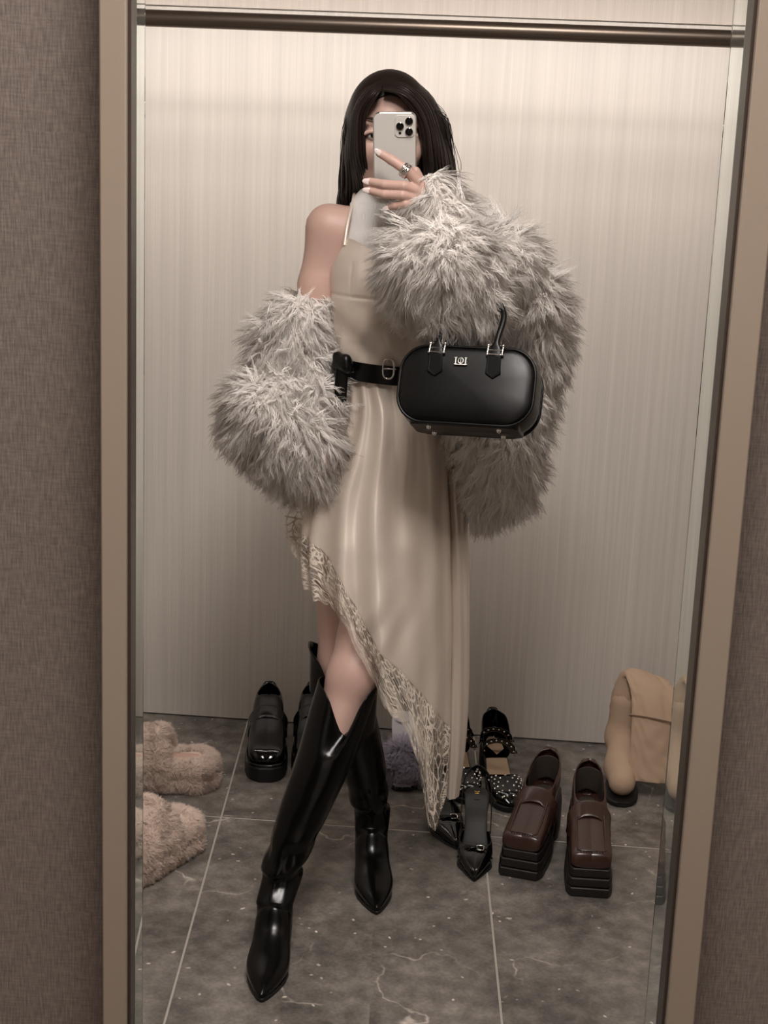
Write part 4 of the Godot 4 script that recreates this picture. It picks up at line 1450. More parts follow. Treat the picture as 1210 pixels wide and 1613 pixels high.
func build_handbag() -> void:
	var o := at(734, 607, -2.615)
	var t := thing("handbag", "small black leather bowling handbag with silver buckles hanging from the raised forearm", "handbag", o)
	t.basis = Basis(Vector3.UP, -0.24) * Basis(Vector3.BACK, 0.030) * Basis(Vector3.RIGHT, -0.40)
	var X := Vector3.RIGHT
	var Y := Vector3.UP
	var hw := 0.1150
	var hh := 0.0655
	var rd := 0.046
	var body := []
	for q in [[-0.0895, 0.012, 0.034], [-0.0880, 0.006, 0.040], [-0.0850, 0.0015, 0.045], [-0.060, -0.003, 0.046], [-0.045, -0.004, 0.046], [-0.020, -0.002, 0.046], [-0.004, 0.0005, 0.046], [0.0, 0.002, 0.046]]:
		body.append(rrect(Vector3(0, 0, q[0]), X, Y, hw - q[1], hh - q[1], q[2] - q[1] * 0.4, 10))
	for q in [[0.0026, 0.95], [0.0050, 0.86], [0.0072, 0.70], [0.0086, 0.50], [0.0094, 0.28], [0.0097, 0.10], [0.0098, 0.01]]:
		body.append(rrect(Vector3(0, 0, q[0]), X, Y, hw * q[1], hh * q[1], rd * q[1], 10))
	part("body", loft(body), M.black_leather, t)
	for z in [-0.002, -0.086]:
		part("piping", tube(Array(rrect(Vector3(0, 0, z), X, Y, hw + 0.0004, hh + 0.0004, rd, 12)), 0.0028, 8, 1.0, true), M.black_leather, t)
	part("base_panel", loft([rrect(Vector3(0, -hh + 0.010, -0.044), X, Vector3.BACK, hw - 0.020, 0.038, 0.012, 6), rrect(Vector3(0, -hh - 0.0022, -0.044), X, Vector3.BACK, hw - 0.022, 0.038, 0.012, 6), rrect(Vector3(0, -hh - 0.0030, -0.044), X, Vector3.BACK, hw - 0.024, 0.036, 0.012, 6)]), M.black_leather, t)
	for s in [-1.0, 1.0]:
		for z in [-0.018, -0.066]:
			var st := []
			for q in [[-0.001, 0.0042], [-0.004, 0.0046], [-0.0065, 0.0036], [-0.0085, 0.0030], [-0.0092, 0.0018]]:
				st.append(ring(Vector3(s * 0.060, -hh + q[0], z), X * q[1], Vector3.BACK * q[1], 14))
			part("foot_stud", loft(st), M.silver_metal, t)
		# pointed tab, buckle, and the handle's end
		var tx := -0.0535 if s < 0 else 0.0455
		var tab := PackedVector2Array([Vector2(-0.0115, 0.040), Vector2(-0.0125, 0.016), Vector2(-0.0130, 0.010), Vector2(-0.0010, 0.0015), Vector2(0.0010, 0.0015), Vector2(0.0130, 0.010), Vector2(0.0125, 0.016), Vector2(0.0115, 0.040)])
		var tm := slab(tab, 0.0, 0.0042, 0.0012)
		var tr := Transform3D(Basis(Vector3(1, 0, 0), Vector3(0, -0.10, 0.995), Vector3(0, 0.995, 0.10)), Vector3(tx, 0.010, 0.0078))
		var tb := part("tab", tm, M.black_leather, t, tr)
		part("stitch", tube([Vector3(-0.0092, 0.0043, 0.036), Vector3(-0.0100, 0.0043, 0.012), Vector3(0, 0.0043, 0.0042), Vector3(0.0100, 0.0043, 0.012), Vector3(0.0092, 0.0043, 0.036)], 0.0005, 5), M.black_rubber, tb)
		var bc := Vector3(tx, 0.0605, 0.0085)
		var fr := []
		fr.append(tube(Array(rrect(bc, X, Vector3(0, 0.96, -0.28), 0.0125, 0.0088, 0.003, 5)), 0.0019, 8, 1.0, true))
		for c in [[-0.0125, 0.0088], [0.0125, 0.0088], [-0.0125, -0.0088], [0.0125, -0.0088]]:
			var ball := SphereMesh.new()
			ball.radius = 0.0030
			ball.height = 0.0060
			ball.radial_segments = 12
			ball.rings = 6
			fr.append([ball, Transform3D(Basis(), bc + X * c[0] + Vector3(0, 0.96, -0.28) * c[1])])
		fr.append(tube([bc - X * 0.0125, bc + X * 0.0125], 0.0014, 6))
		part("buckle", joined(fr), M.silver_metal, t)
	var hnd := []
	var rad := []
	var pts := curve([Vector3(-0.0535, 0.048, 0.0075), Vector3(-0.0535, 0.064, 0.0070), Vector3(-0.0520, 0.080, 0.002), Vector3(-0.047, 0.120, -0.012), Vector3(-0.022, 0.162, -0.024), Vector3(0.022, 0.162, -0.024), Vector3(0.050, 0.130, -0.012), Vector3(0.0470, 0.084, 0.002), Vector3(0.0455, 0.064, 0.0070), Vector3(0.0455, 0.048, 0.0075)], 6)
	for i in pts.size():
		var u := absf(float(i) / (pts.size() - 1) - 0.5) * 2.0
		var wide := lerpf(0.0052, 0.0105, smoothstep(0.62, 0.82, u))
		var thin := lerpf(0.0050, 0.0022, smoothstep(0.62, 0.85, u))
		var d: Vector3 = (pts[mini(i + 1, pts.size() - 1)] - pts[maxi(i - 1, 0)]).normalized()
		var bk := Vector3(0, 0.25, 1.0)
		bk = (bk - d * bk.dot(d)).normalized()
		hnd.append(ring(pts[i], d.cross(bk) * wide, bk * thin, 14, 0.8))
	part("handle", loft(hnd), M.black_leather, t)
	# the emblem: a small silver monogram on a bar
	var em := []
	var ec := Vector3(-0.0105, 0.0385, 0.0118)
	for q in [[-0.0085, 0.0, 0.0022, 0.0115], [0.0085, 0.0, 0.0022, 0.0115], [-0.0085, 0.0055, 0.0050, 0.0016], [0.0085, 0.0055, 0.0050, 0.0016], [-0.0085, -0.0055, 0.0054, 0.0018], [0.0085, -0.0055, 0.0054, 0.0018], [0.0, -0.0062, 0.0205, 0.0020]]:
		em.append([block(Vector3(q[2], q[3], 0.0024), 0.0005), Transform3D(Basis(Vector3.RIGHT, -0.05), ec + Vector3(q[0], q[1], 0))])
	var oval := []
	for i in 24:
		var a := TAU * i / 24.0
		oval.append(ec + Vector3(cos(a) * 0.0042, 0.0004 + sin(a) * 0.0050, 0.0002))
	em.append(tube(oval, 0.0010, 6, 1.0, true))
	em.append([block(Vector3(0.0014, 0.0090, 0.0020), 0.0004), Transform3D(Basis(), ec)])
	part("emblem", joined(em), M.emblem_silver, t)

# ---------------------------------------------------------------- shoes on the floor

# cross-sections of a shoe: [z from the heel, half width, bottom y, top y, half angle of the opening, x shift]; the shell has an inside
func shell(sec: Array, n: int, wall: float, flat := 0.55, high := 0.75, k := 4) -> ArrayMesh:
	var rings := []
	for q in sec:
		var gap: float = float(q[4]) if float(q[4]) > 0.06 else 0.0
		var c := pow(maxf(cos(gap), 0.0), high)
		var hgt: float = (float(q[3]) - float(q[2])) / ((1.0 + c) / 2.0)
		var r := PackedVector3Array()
		var inner := PackedVector3Array()
		var mid := Vector3(q[5], float(q[2]) + hgt * 0.5, q[0])
		for i in n:
			var a := lerpf(gap, TAU - gap, float(i) / (n - 1))
			var s := sin(a)
			var e := cos(a)
			var p := Vector3(float(q[5]) + float(q[1]) * signf(s) * pow(absf(s), flat), float(q[2]) + hgt * 0.5 * (1.0 + signf(e) * pow(absf(e), high)), q[0])
			r.append(p)
			inner.append(mid + (p - mid) * maxf(0.05, 1.0 - wall / maxf((p - mid).length(), 0.001)))
		for i in n:
			r.append(inner[n - 1 - i])
		rings.append(r)
	return loft(smooth_rings(rings, k))


func outline(half: Array, k := 4) -> PackedVector2Array:
	# half: [z, left x, right x]
	var l := []
	var r := []
	for q in half:
		l.append(Vector2(q[1], q[0]))
		r.append(Vector2(q[2], q[0]))
	l = curve(l, k)
	r = curve(r, k)
	var out := PackedVector2Array()
	for p in r:
		out.append(p)
	for i in l.size():
		out.append(l[l.size() - 1 - i])
	return out


# a sole that follows heights: [z, half width, bottom y, top y]
func sole(sec: Array, e := 0.35, k := 4) -> ArrayMesh:
	var rings := []
	for q in sec:
		var r := ring(Vector3(q[4] if q.size() > 4 else 0.0, (float(q[2]) + float(q[3])) / 2.0, q[0]), Vector3(q[1], 0, 0), Vector3(0, (float(q[3]) - float(q[2])) / 2.0, 0), 36, e)
		rings.append(r)
	return loft(smooth_rings(rings, k))


func strip(path: Array, wide: Vector3, thick: float, k := 6) -> ArrayMesh:
	var pts := curve(path, k)
	var rings := []
	for i in pts.size():
		var d: Vector3 = (pts[mini(i + 1, pts.size() - 1)] - pts[maxi(i - 1, 0)]).normalized()
		var w := (wide - d * wide.dot(d)).normalized() * wide.length()
		rings.append(ring(pts[i], w, d.cross(w).normalized() * thick, 12, 0.5))
	return loft(rings)


func aim(o: Node3D, toe: Vector3, heel: Vector3) -> void:
	# puts the shoe's origin at the heel on the floor, +z to the toe
	var d := toe - heel
	o.position = Vector3(heel.x, 0, heel.z)
	o.rotation.y = atan2(d.x, d.z)


func build_shoes() -> void:
	platform_loafer("brown platform loafer with square toe standing nearest the tan boots", Vector3(0.4335, 0, -2.915), Vector3(0.450, 0, -3.178))
	platform_loafer("brown platform loafer with square toe turned beside the black buckled pump", Vector3(0.296, 0, -2.985), Vector3(0.372, 0, -3.232))
	patent_loafer("black patent loafer fully in view against the back wall", Vector3(-0.265, 0, -3.418), Vector3(-0.281, 0, -3.69))
	patent_loafer("black patent loafer half hidden behind the tall boot", Vector3(-0.157, 0, -3.436), Vector3(-0.172, 0, -3.706))
	pump("black pointed slingback pump with buckle standing clear of the dress", Vector3(0.203, 0, -2.955), Vector3(0.215, 0, -3.21))
	pump("black pointed slingback pump half hidden behind the lace hem", Vector3(0.172, 0, -3.10), Vector3(0.112, 0, -3.36))
	studded("black studded heel with two ankle straps fully seen behind the pumps", Vector3(0.300, 0, -3.300), Vector3(0.264, 0, -3.555))
	studded("black studded heel mostly hidden behind the hanging dress", Vector3(0.206, 0, -3.335), Vector3(0.170, 0, -3.58))
	mule("lilac fluffy mule with pale insole beside the lace hem", Vector3(0.056, 0, -3.395), Vector3(0.050, 0, -3.60))
	mule("lilac fluffy mule tucked behind the black boot", Vector3(-0.036, 0, -3.430), Vector3(-0.075, 0, -3.63))
	slipper("beige fluffy slipper nearer the back wall", Vector3(-0.378, 0, -3.385), Vector3(-0.64, 0, -3.375), 77)
	slipper("beige fluffy slipper lying aslant nearest the viewer", Vector3(-0.405, 0, -3.100), Vector3(-0.530, 0, -2.870), 78)
	tan_boot("tan suede boot with its tall shaft folded over in front", Vector3(0.556, 0, -3.355), Vector3(0.586, 0, -3.595), 1.0)
	tan_boot("tan suede boot cut off by the mirror edge", Vector3(0.715, 0, -3.352), Vector3(0.747, 0, -3.590), 0.75)


func platform_loafer(label: String, toe: Vector3, heel: Vector3) -> void:
	var t := thing("platform_loafer", label, "shoe", Vector3.ZERO, 0.0, "brown platform loafers")
	aim(t, toe, heel)
	var L := toe.distance_to(heel)
	var hh := 0.104                                     # seat of the heel
	var fp := 0.060                                     # top of the platform
	# upper: high heel counter, open throat, square toe
	part("upper", shell([[-0.0015, 0.008, hh + 0.015, hh + 0.072, 0.0, 0], [0.000, 0.018, hh, hh + 0.086, 0.0, 0], [0.0035, 0.022, hh, hh + 0.084, 0.0, 0], [0.014, 0.028, hh, hh + 0.080, 0.45, 0], [0.035, 0.0335, hh - 0.004, hh + 0.066, 0.95, 0], [0.075, 0.036, hh - 0.016, hh + 0.050, 0.95, 0], [0.110, 0.0375, hh - 0.028, hh + 0.040, 0.62, 0], [0.124, 0.039, hh - 0.030, hh + 0.036, 0.10, 0], [0.150, 0.041, fp + 0.002, fp + 0.062, 0.0, 0], [0.190, 0.0425, fp, fp + 0.048, 0.0, 0], [L - 0.026, 0.0425, fp, fp + 0.038, 0.0, 0], [L - 0.009, 0.0410, fp, fp + 0.0335, 0.0, 0], [L - 0.003, 0.0385, fp, fp + 0.0285, 0.0, 0], [L, 0.030, fp + 0.003, fp + 0.020, 0.0, 0], [L + 0.001, 0.004, fp + 0.009, fp + 0.012, 0.0, 0]], 30, 0.0035, 0.48, 0.62), M.brown_leather, t)
	# apron seam: a raised square rib round the top of the toe, with stitches across the front
	var rib := []
	for q in [[-0.027, 0.120, 0.108], [-0.0285, 0.150, 0.0985], [-0.0290, 0.190, 0.0855], [-0.0285, L - 0.026, 0.0740], [-0.025, L - 0.0135, 0.0715], [0.0, L - 0.0115, 0.0722], [0.025, L - 0.0135, 0.0715], [0.0285, L - 0.026, 0.0740], [0.0290, 0.190, 0.0855], [0.0285, 0.150, 0.0985], [0.027, 0.120, 0.108]]:
		rib.append(Vector3(q[0], float(q[2]) + 0.0225, q[1]))
	part("apron_seam", tube(curve(rib, 4), 0.0023, 8), M.brown_leather, t)
	for i in 9:
		part("stitch", block(Vector3(0.0018, 0.0022, 0.0075), 0.0006), M.brown_sole, t, move(-0.022 + 0.0055 * i, 0.0945, L - 0.0095))
	# saddle strap over the instep
	part("saddle", strip([Vector3(-0.0435, 0.080, 0.147), Vector3(-0.0385, 0.110, 0.142), Vector3(-0.022, 0.1305, 0.138), Vector3(0, 0.1355, 0.137), Vector3(0.022, 0.1305, 0.138), Vector3(0.0385, 0.110, 0.142), Vector3(0.0435, 0.080, 0.147)], Vector3(0, -0.0115, 0.0165), 0.0026), M.brown_leather, t)
	part("lining", strip([Vector3(-0.0295, hh + 0.022, 0.072), Vector3(-0.0285, hh + 0.030, 0.040), Vector3(-0.0215, hh + 0.038, 0.016), Vector3(0, hh + 0.044, 0.0075), Vector3(0.0215, hh + 0.038, 0.016), Vector3(0.0285, hh + 0.030, 0.040), Vector3(0.0295, hh + 0.022, 0.072)], Vector3(0, 0.026, 0), 0.0008), M.brown_lining, t)
	part("insole", sole([[0.006, 0.014, hh - 0.001, hh + 0.003], [0.03, 0.027, hh - 0.003, hh + 0.002], [0.08, 0.028, hh - 0.020, hh - 0.014], [0.13, 0.030, hh - 0.034, hh - 0.028], [0.15, 0.030, hh - 0.036, hh - 0.031]]), M.brown_lining, t)
	# stacked sole: layers proud of one another, and a block heel
	for i in 3:
		var y := 0.001 + 0.0198 * i
		var g := 0.0475 - 0.0022 * i + (0.001 if i == 1 else 0.0)
		part("sole_layer", slab(outline([[0.105, -g * 0.80, g * 0.80], [0.125, -g * 0.92, g * 0.92], [0.17, -g, g], [L - 0.035, -g * 1.0, g * 1.0], [L - 0.010, -g * 0.96, g * 0.96], [L + 0.006 - 0.003 * i, -g * 0.80, g * 0.80]]), y, y + 0.0188, 0.0028), M.brown_sole, t)
	part("sole_arch", sole([[0.000, 0.016, hh - 0.010, hh + 0.002], [0.010, 0.032, hh - 0.012, hh + 0.002], [0.05, 0.037, hh - 0.022, hh - 0.004], [0.09, 0.038, 0.040, hh - 0.018], [0.13, 0.042, 0.024, fp + 0.014], [0.16, 0.0435, 0.022, fp + 0.004]], 0.3), M.brown_sole, t)
	part("heel", sole([[-0.004, 0.020, 0.0, hh - 0.006], [0.004, 0.033, 0.0, hh - 0.006], [0.03, 0.038, 0.0, hh - 0.010], [0.064, 0.038, 0.0, hh - 0.020], [0.074, 0.034, 0.0, hh - 0.026]], 0.3), M.brown_sole, t)


func patent_loafer(label: String, toe: Vector3, heel: Vector3) -> void:
	var t := thing("patent_loafer", label, "shoe", Vector3.ZERO, 0.0, "black patent loafers")
	aim(t, toe, heel)
	var L := toe.distance_to(heel)
	var b := 0.040
	part("upper", shell([[-0.0015, 0.009, b + 0.025, b + 0.090, 0.0, 0], [0.000, 0.019, b + 0.012, b + 0.108, 0.0, 0], [0.0035, 0.023, b + 0.010, b + 0.106, 0.0, 0], [0.014, 0.029, b + 0.010, b + 0.100, 0.42, 0], [0.04, 0.035, b + 0.008, b + 0.094, 0.70, 0], [0.068, 0.0370, b + 0.004, b + 0.096, 0.45, 0], [0.080, 0.0378, b + 0.002, b + 0.102, 0.0, 0], [0.118, 0.040, b, b + 0.083, 0.0, 0], [0.15, 0.0425, b, b + 0.066, 0.0, 0], [0.19, 0.0445, b, b + 0.048, 0.0, 0], [L - 0.035, 0.0420, b, b + 0.038, 0.0, 0], [L - 0.014, 0.0340, b, b + 0.028, 0.0, 0], [L - 0.004, 0.021, b + 0.003, b + 0.017, 0.0, 0], [L - 0.001, 0.004, b + 0.008, b + 0.011, 0.0, 0]], 30, 0.0035, 0.55, 0.70), M.black_patent, t)
	var rib := []
	for q in [[-0.030, 0.125, 0.098], [-0.0325, 0.16, 0.0855], [-0.032, 0.20, 0.0735], [-0.024, L - 0.044, 0.0755], [0.0, L - 0.033, 0.0745], [0.024, L - 0.044, 0.0755], [0.032, 0.20, 0.0735], [0.0325, 0.16, 0.0855], [0.030, 0.125, 0.098]]:
		rib.append(Vector3(q[0], q[2], q[1]))
	part("apron_seam", tube(curve(rib, 5), 0.0026, 8), M.black_patent, t)
	part("saddle", strip([Vector3(-0.0455, 0.060, 0.142), Vector3(-0.0420, 0.090, 0.136), Vector3(-0.024, 0.1135, 0.131), Vector3(0, 0.1190, 0.130), Vector3(0.024, 0.1135, 0.131), Vector3(0.0420, 0.090, 0.136), Vector3(0.0455, 0.060, 0.142)], Vector3(0, -0.0095, 0.0165), 0.0026), M.black_patent, t)
	part("insole", sole([[0.006, 0.018, b + 0.012, b + 0.016], [0.05, 0.030, b + 0.010, b + 0.014], [0.12, 0.033, b + 0.004, b + 0.008]]), M.black_lining, t)
	part("sole", slab(outline([[0.085, -0.040, 0.040], [0.13, -0.046, 0.046], [0.19, -0.0505, 0.0505], [L - 0.03, -0.046, 0.046], [L - 0.004, -0.034, 0.034], [L + 0.010, -0.014, 0.014]]), 0.0, 0.036, 0.004), M.black_rubber, t)
	part("welt", slab(outline([[-0.004, -0.018, 0.018], [0.010, -0.034, 0.034], [0.08, -0.041, 0.041], [0.13, -0.0455, 0.0455], [0.19, -0.049, 0.049], [L - 0.03, -0.0455, 0.0455], [L - 0.005, -0.034, 0.034], [L + 0.007, -0.014, 0.014]]), 0.034, 0.0425, 0.002), M.black_patent, t)
	part("heel", slab(outline([[-0.005, -0.022, 0.022], [0.008, -0.036, 0.036], [0.05, -0.041, 0.041], [0.078, -0.040, 0.040]]), 0.0, 0.046, 0.003), M.black_rubber, t)


func pump(label: String, toe: Vector3, heel: Vector3) -> void:
	var t := thing("slingback_pump", label, "shoe", Vector3.ZERO, 0.0, "black pointed slingback pumps")
	aim(t, toe, heel)
	var L := toe.distance_to(heel)
	var hh := 0.094
	# toe box: closed point, open behind the vamp; the sides run back low and end at the waist
	part("upper", shell([[L * 0.42, 0.030, 0.030, 0.046, 1.45, 0], [L * 0.50, 0.0335, 0.017, 0.042, 1.35, 0], [L * 0.58, 0.0365, 0.009, 0.041, 1.10, 0], [L * 0.655, 0.0370, 0.005, 0.042, 0.60, 0], [L * 0.69, 0.0360, 0.004, 0.0425, 0.05, 0], [L * 0.76, 0.0315, 0.004, 0.039, 0.0, 0], [L * 0.84, 0.0235, 0.004, 0.032, 0.0, 0], [L * 0.92, 0.0135, 0.004, 0.024, 0.0, 0], [L * 0.97, 0.0065, 0.005, 0.018, 0.0, 0], [L, 0.0016, 0.008, 0.012, 0.0, 0]], 30, 0.0022, 0.70, 0.85), M.black_patent, t)
	part("insole", sole([[0.000, 0.010, hh, hh + 0.004], [0.008, 0.021, hh - 0.001, hh + 0.005], [0.035, 0.0270, hh - 0.006, hh + 0.001], [0.075, 0.0240, hh - 0.028, hh - 0.022], [0.110, 0.0250, 0.036, 0.043], [0.140, 0.0310, 0.012, 0.020], [0.170, 0.0345, 0.004, 0.010], [0.19, 0.033, 0.003, 0.009], [L - 0.04, 0.020, 0.002, 0.008]], 0.5), M.black_lining, t)
	part("sole", sole([[0.000, 0.010, hh - 0.006, hh], [0.008, 0.021, hh - 0.008, hh - 0.001], [0.035, 0.0262, hh - 0.012, hh - 0.005], [0.075, 0.0230, hh - 0.033, hh - 0.027], [0.110, 0.0245, 0.030, 0.037], [0.140, 0.0315, 0.005, 0.013], [0.170, 0.0362, 0.0, 0.006], [0.19, 0.0355, 0.0, 0.005], [L * 0.84, 0.0235, 0.0, 0.005], [L * 0.93, 0.012, 0.0, 0.005], [L, 0.002, 0.003, 0.006]], 0.5), M.black_rubber, t)
	var h := []
	for q in [[0.0, 0.0065, 0.016], [0.03, 0.0070, 0.017], [0.06, 0.010, 0.019], [0.078, 0.016, 0.022], [hh - 0.004, 0.0215, 0.026]]:
		h.append(ring(Vector3(0, q[0], q[2]), Vector3(q[1], 0, 0), Vector3(0, 0, q[1]), 18))
	part("heel", loft(smooth_rings(h, 3)), M.black_patent, t)
	part("sling_strap", strip([Vector3(-0.0315, 0.044, L * 0.44), Vector3(-0.032, 0.082, 0.062), Vector3(-0.027, 0.126, 0.014), Vector3(0, 0.142, -0.012), Vector3(0.027, 0.126, 0.014), Vector3(0.032, 0.082, 0.062), Vector3(0.0315, 0.044, L * 0.44)], Vector3(0, 0.0042, 0.001), 0.0012), M.black_patent, t)
	# two crossed little straps and a buckle over the vamp
	var b := []
	b.append(strip([Vector3(-0.036, 0.018, L * 0.70), Vector3(-0.018, 0.0405, L * 0.715), Vector3(0.012, 0.0425, L * 0.735), Vector3(0.033, 0.018, L * 0.755)], Vector3(0, 0.001, 0.0050), 0.0014))
	b.append(strip([Vector3(0.036, 0.018, L * 0.69), Vector3(0.018, 0.0415, L * 0.705), Vector3(-0.010, 0.0430, L * 0.73), Vector3(-0.032, 0.018, L * 0.755)], Vector3(0, 0.001, 0.0045), 0.0014))
	part("vamp_strap", joined(b), M.black_patent, t)
	var p := []
	for i in 16:
		var a := TAU * i / 16.0
		p.append(Vector3(0.010 + signf(cos(a)) * pow(absf(cos(a)), 0.5) * 0.0075, 0.0450 - 0.0022 * signf(sin(a)), L * 0.735 + signf(sin(a)) * pow(absf(sin(a)), 0.5) * 0.0062))
	part("buckle", tube(p, 0.0011, 6, 1.0, true), M.silver_metal, t)
	part("emblem", joined([[block(Vector3(0.011, 0.0008, 0.0022), 0.0002), move(0, hh + 0.0040, 0.022, Vector3(0.12, 0, 0))], [block(Vector3(0.0045, 0.0008, 0.008), 0.0002), move(0, hh + 0.0036, 0.026, Vector3(0.12, 0, 0))], [block(Vector3(0.009, 0.0008, 0.0018), 0.0002), move(0, hh + 0.0030, 0.030, Vector3(0.12, 0, 0))]]), M.gold_print, t)


func studded(label: String, toe: Vector3, heel: Vector3) -> void:
	var t := thing("studded_heel", label, "shoe", Vector3.ZERO, 0.0, "black studded ankle-strap heels")
	aim(t, toe, heel)
	var L := toe.distance_to(heel)
	var hh := 0.078
	part("toe_box", shell([[L * 0.60, 0.0385, 0.016, 0.050, 1.00, 0], [L * 0.66, 0.0395, 0.014, 0.056, 0.55, 0], [L * 0.695, 0.0395, 0.014, 0.058, 0.05, 0], [L * 0.78, 0.0390, 0.014, 0.054, 0.0, 0], [L * 0.88, 0.0340, 0.014, 0.046, 0.0, 0], [L * 0.95, 0.0240, 0.014, 0.036, 0.0, 0], [L, 0.0060, 0.018, 0.024, 0.0, 0]], 30, 0.0024, 0.62, 0.72), M.black_patent, t)
	part("heel_counter", shell([[-0.002, 0.003, hh + 0.02, hh + 0.05, 0.0, 0], [0.000, 0.015, hh, hh + 0.077, 0.0, 0], [0.0035, 0.019, hh, hh + 0.075, 0.0, 0], [0.012, 0.025, hh, hh + 0.070, 0.6, 0], [0.030, 0.0310, hh - 0.004, hh + 0.062, 1.20, 0], [0.060, 0.0335, hh - 0.018, hh + 0.036, 1.35, 0], [0.078, 0.033, hh - 0.026, hh + 0.016, 1.50, 0]], 30, 0.0024, 0.55, 0.75), M.black_patent, t)
	part("insole", sole([[0.003, 0.012, hh, hh + 0.003], [0.03, 0.026, hh - 0.004, hh + 0.001], [0.075, 0.025, hh - 0.024, hh - 0.018], [0.12, 0.029, 0.022, 0.029], [0.16, 0.035, 0.013, 0.018], [L - 0.03, 0.030, 0.012, 0.017]], 0.5), M.insole_tan, t)
	part("sole", sole([[0.0, 0.013, hh - 0.010, hh - 0.001], [0.012, 0.027, hh - 0.012, hh - 0.002], [0.05, 0.029, hh - 0.026, hh - 0.014], [0.09, 0.029, 0.030, 0.044], [0.13, 0.034, 0.004, 0.022], [0.17, 0.040, 0.0, 0.015], [L - 0.04, 0.0385, 0.0, 0.015], [L - 0.012, 0.026, 0.0, 0.015], [L + 0.003, 0.008, 0.002, 0.014]], 0.4), M.black_rubber, t)
	part("heel", slab(outline([[0.0, -0.020, 0.020], [0.010, -0.028, 0.028], [0.04, -0.030, 0.030], [0.056, -0.028, 0.028]]), 0.0, hh - 0.012, 0.003), M.black_rubber, t)
	var straps := [[0.098, 0.046, 0.100, 0.030], [0.085, 0.085, 0.066, 0.062]]
	var dots := []
	for s in straps:
		var y0: float = s[0]
		var z0: float = s[1]
		var pth := [Vector3(-0.036, y0 - 0.012, z0 + 0.004), Vector3(-0.030, y0 + 0.016, z0 + 0.012), Vector3(-0.014, y0 + 0.026, z0 + 0.018), Vector3(0.006, y0 + 0.025, z0 + 0.020), Vector3(0.026, y0 + 0.012, z0 + 0.016), Vector3(0.038, y0 - 0.010, z0 + 0.008)]
		part("ankle_strap", strip(pth, Vector3(0, 0.0075, 0.0042), 0.0014), M.black_patent, t)
		var pts := curve(pth, 8)
		for i in range(3, pts.size() - 1, 5):
			dots.append([pts[i] + Vector3(0, 0.001, 0.0022), 0.0030])
		var p := []
		for i in 16:
			var a := TAU * i / 16.0
			p.append(Vector3(0.039, y0 - 0.004 + signf(sin(a)) * pow(absf(sin(a)), 0.5) * 0.0105, z0 + 0.010 + signf(cos(a)) * pow(absf(cos(a)), 0.5) * 0.0075))
		part("buckle", tube(p, 0.0013, 6, 1.0, true), M.silver_metal, t)
	# rows of studs over the toe
	for row in 6:
		var z := L * (0.70 + 0.050 * row)
		var hw := [0.0390, 0.0390, 0.0375, 0.0345, 0.0290, 0.020][row] as float
		var top := [0.0580, 0.0565, 0.0530, 0.0490, 0.0430, 0.036][row] as float
		for i in range(-3, 4):
			var a := (i + (0.5 if row % 2 else 0.0)) * 0.40
			if absf(a) > 1.35:
				continue
			var x := hw * signf(sin(a)) * pow(absf(sin(a)), 0.62)
			var y := 0.014 + (top - 0.014) * 0.5 * (1.0 + pow(maxf(cos(a), 0.0), 0.72))
			dots.append([Vector3(x, y, z), 0.0030])
	var stud := []
	for q in [[-0.4, 0.9], [0.1, 1.0], [0.5, 0.8], [0.8, 0.45], [0.95, 0.1]]:
		stud.append(ring(Vector3(0, q[0], 0), Vector3(q[1], 0, 0), Vector3(0, 0, q[1]), 10))
	var sm := loft(stud)
	for d in dots:
		part("stud", sm, M.silver_metal, t, Transform3D(Basis().scaled(Vector3.ONE * float(d[1])), d[0]))


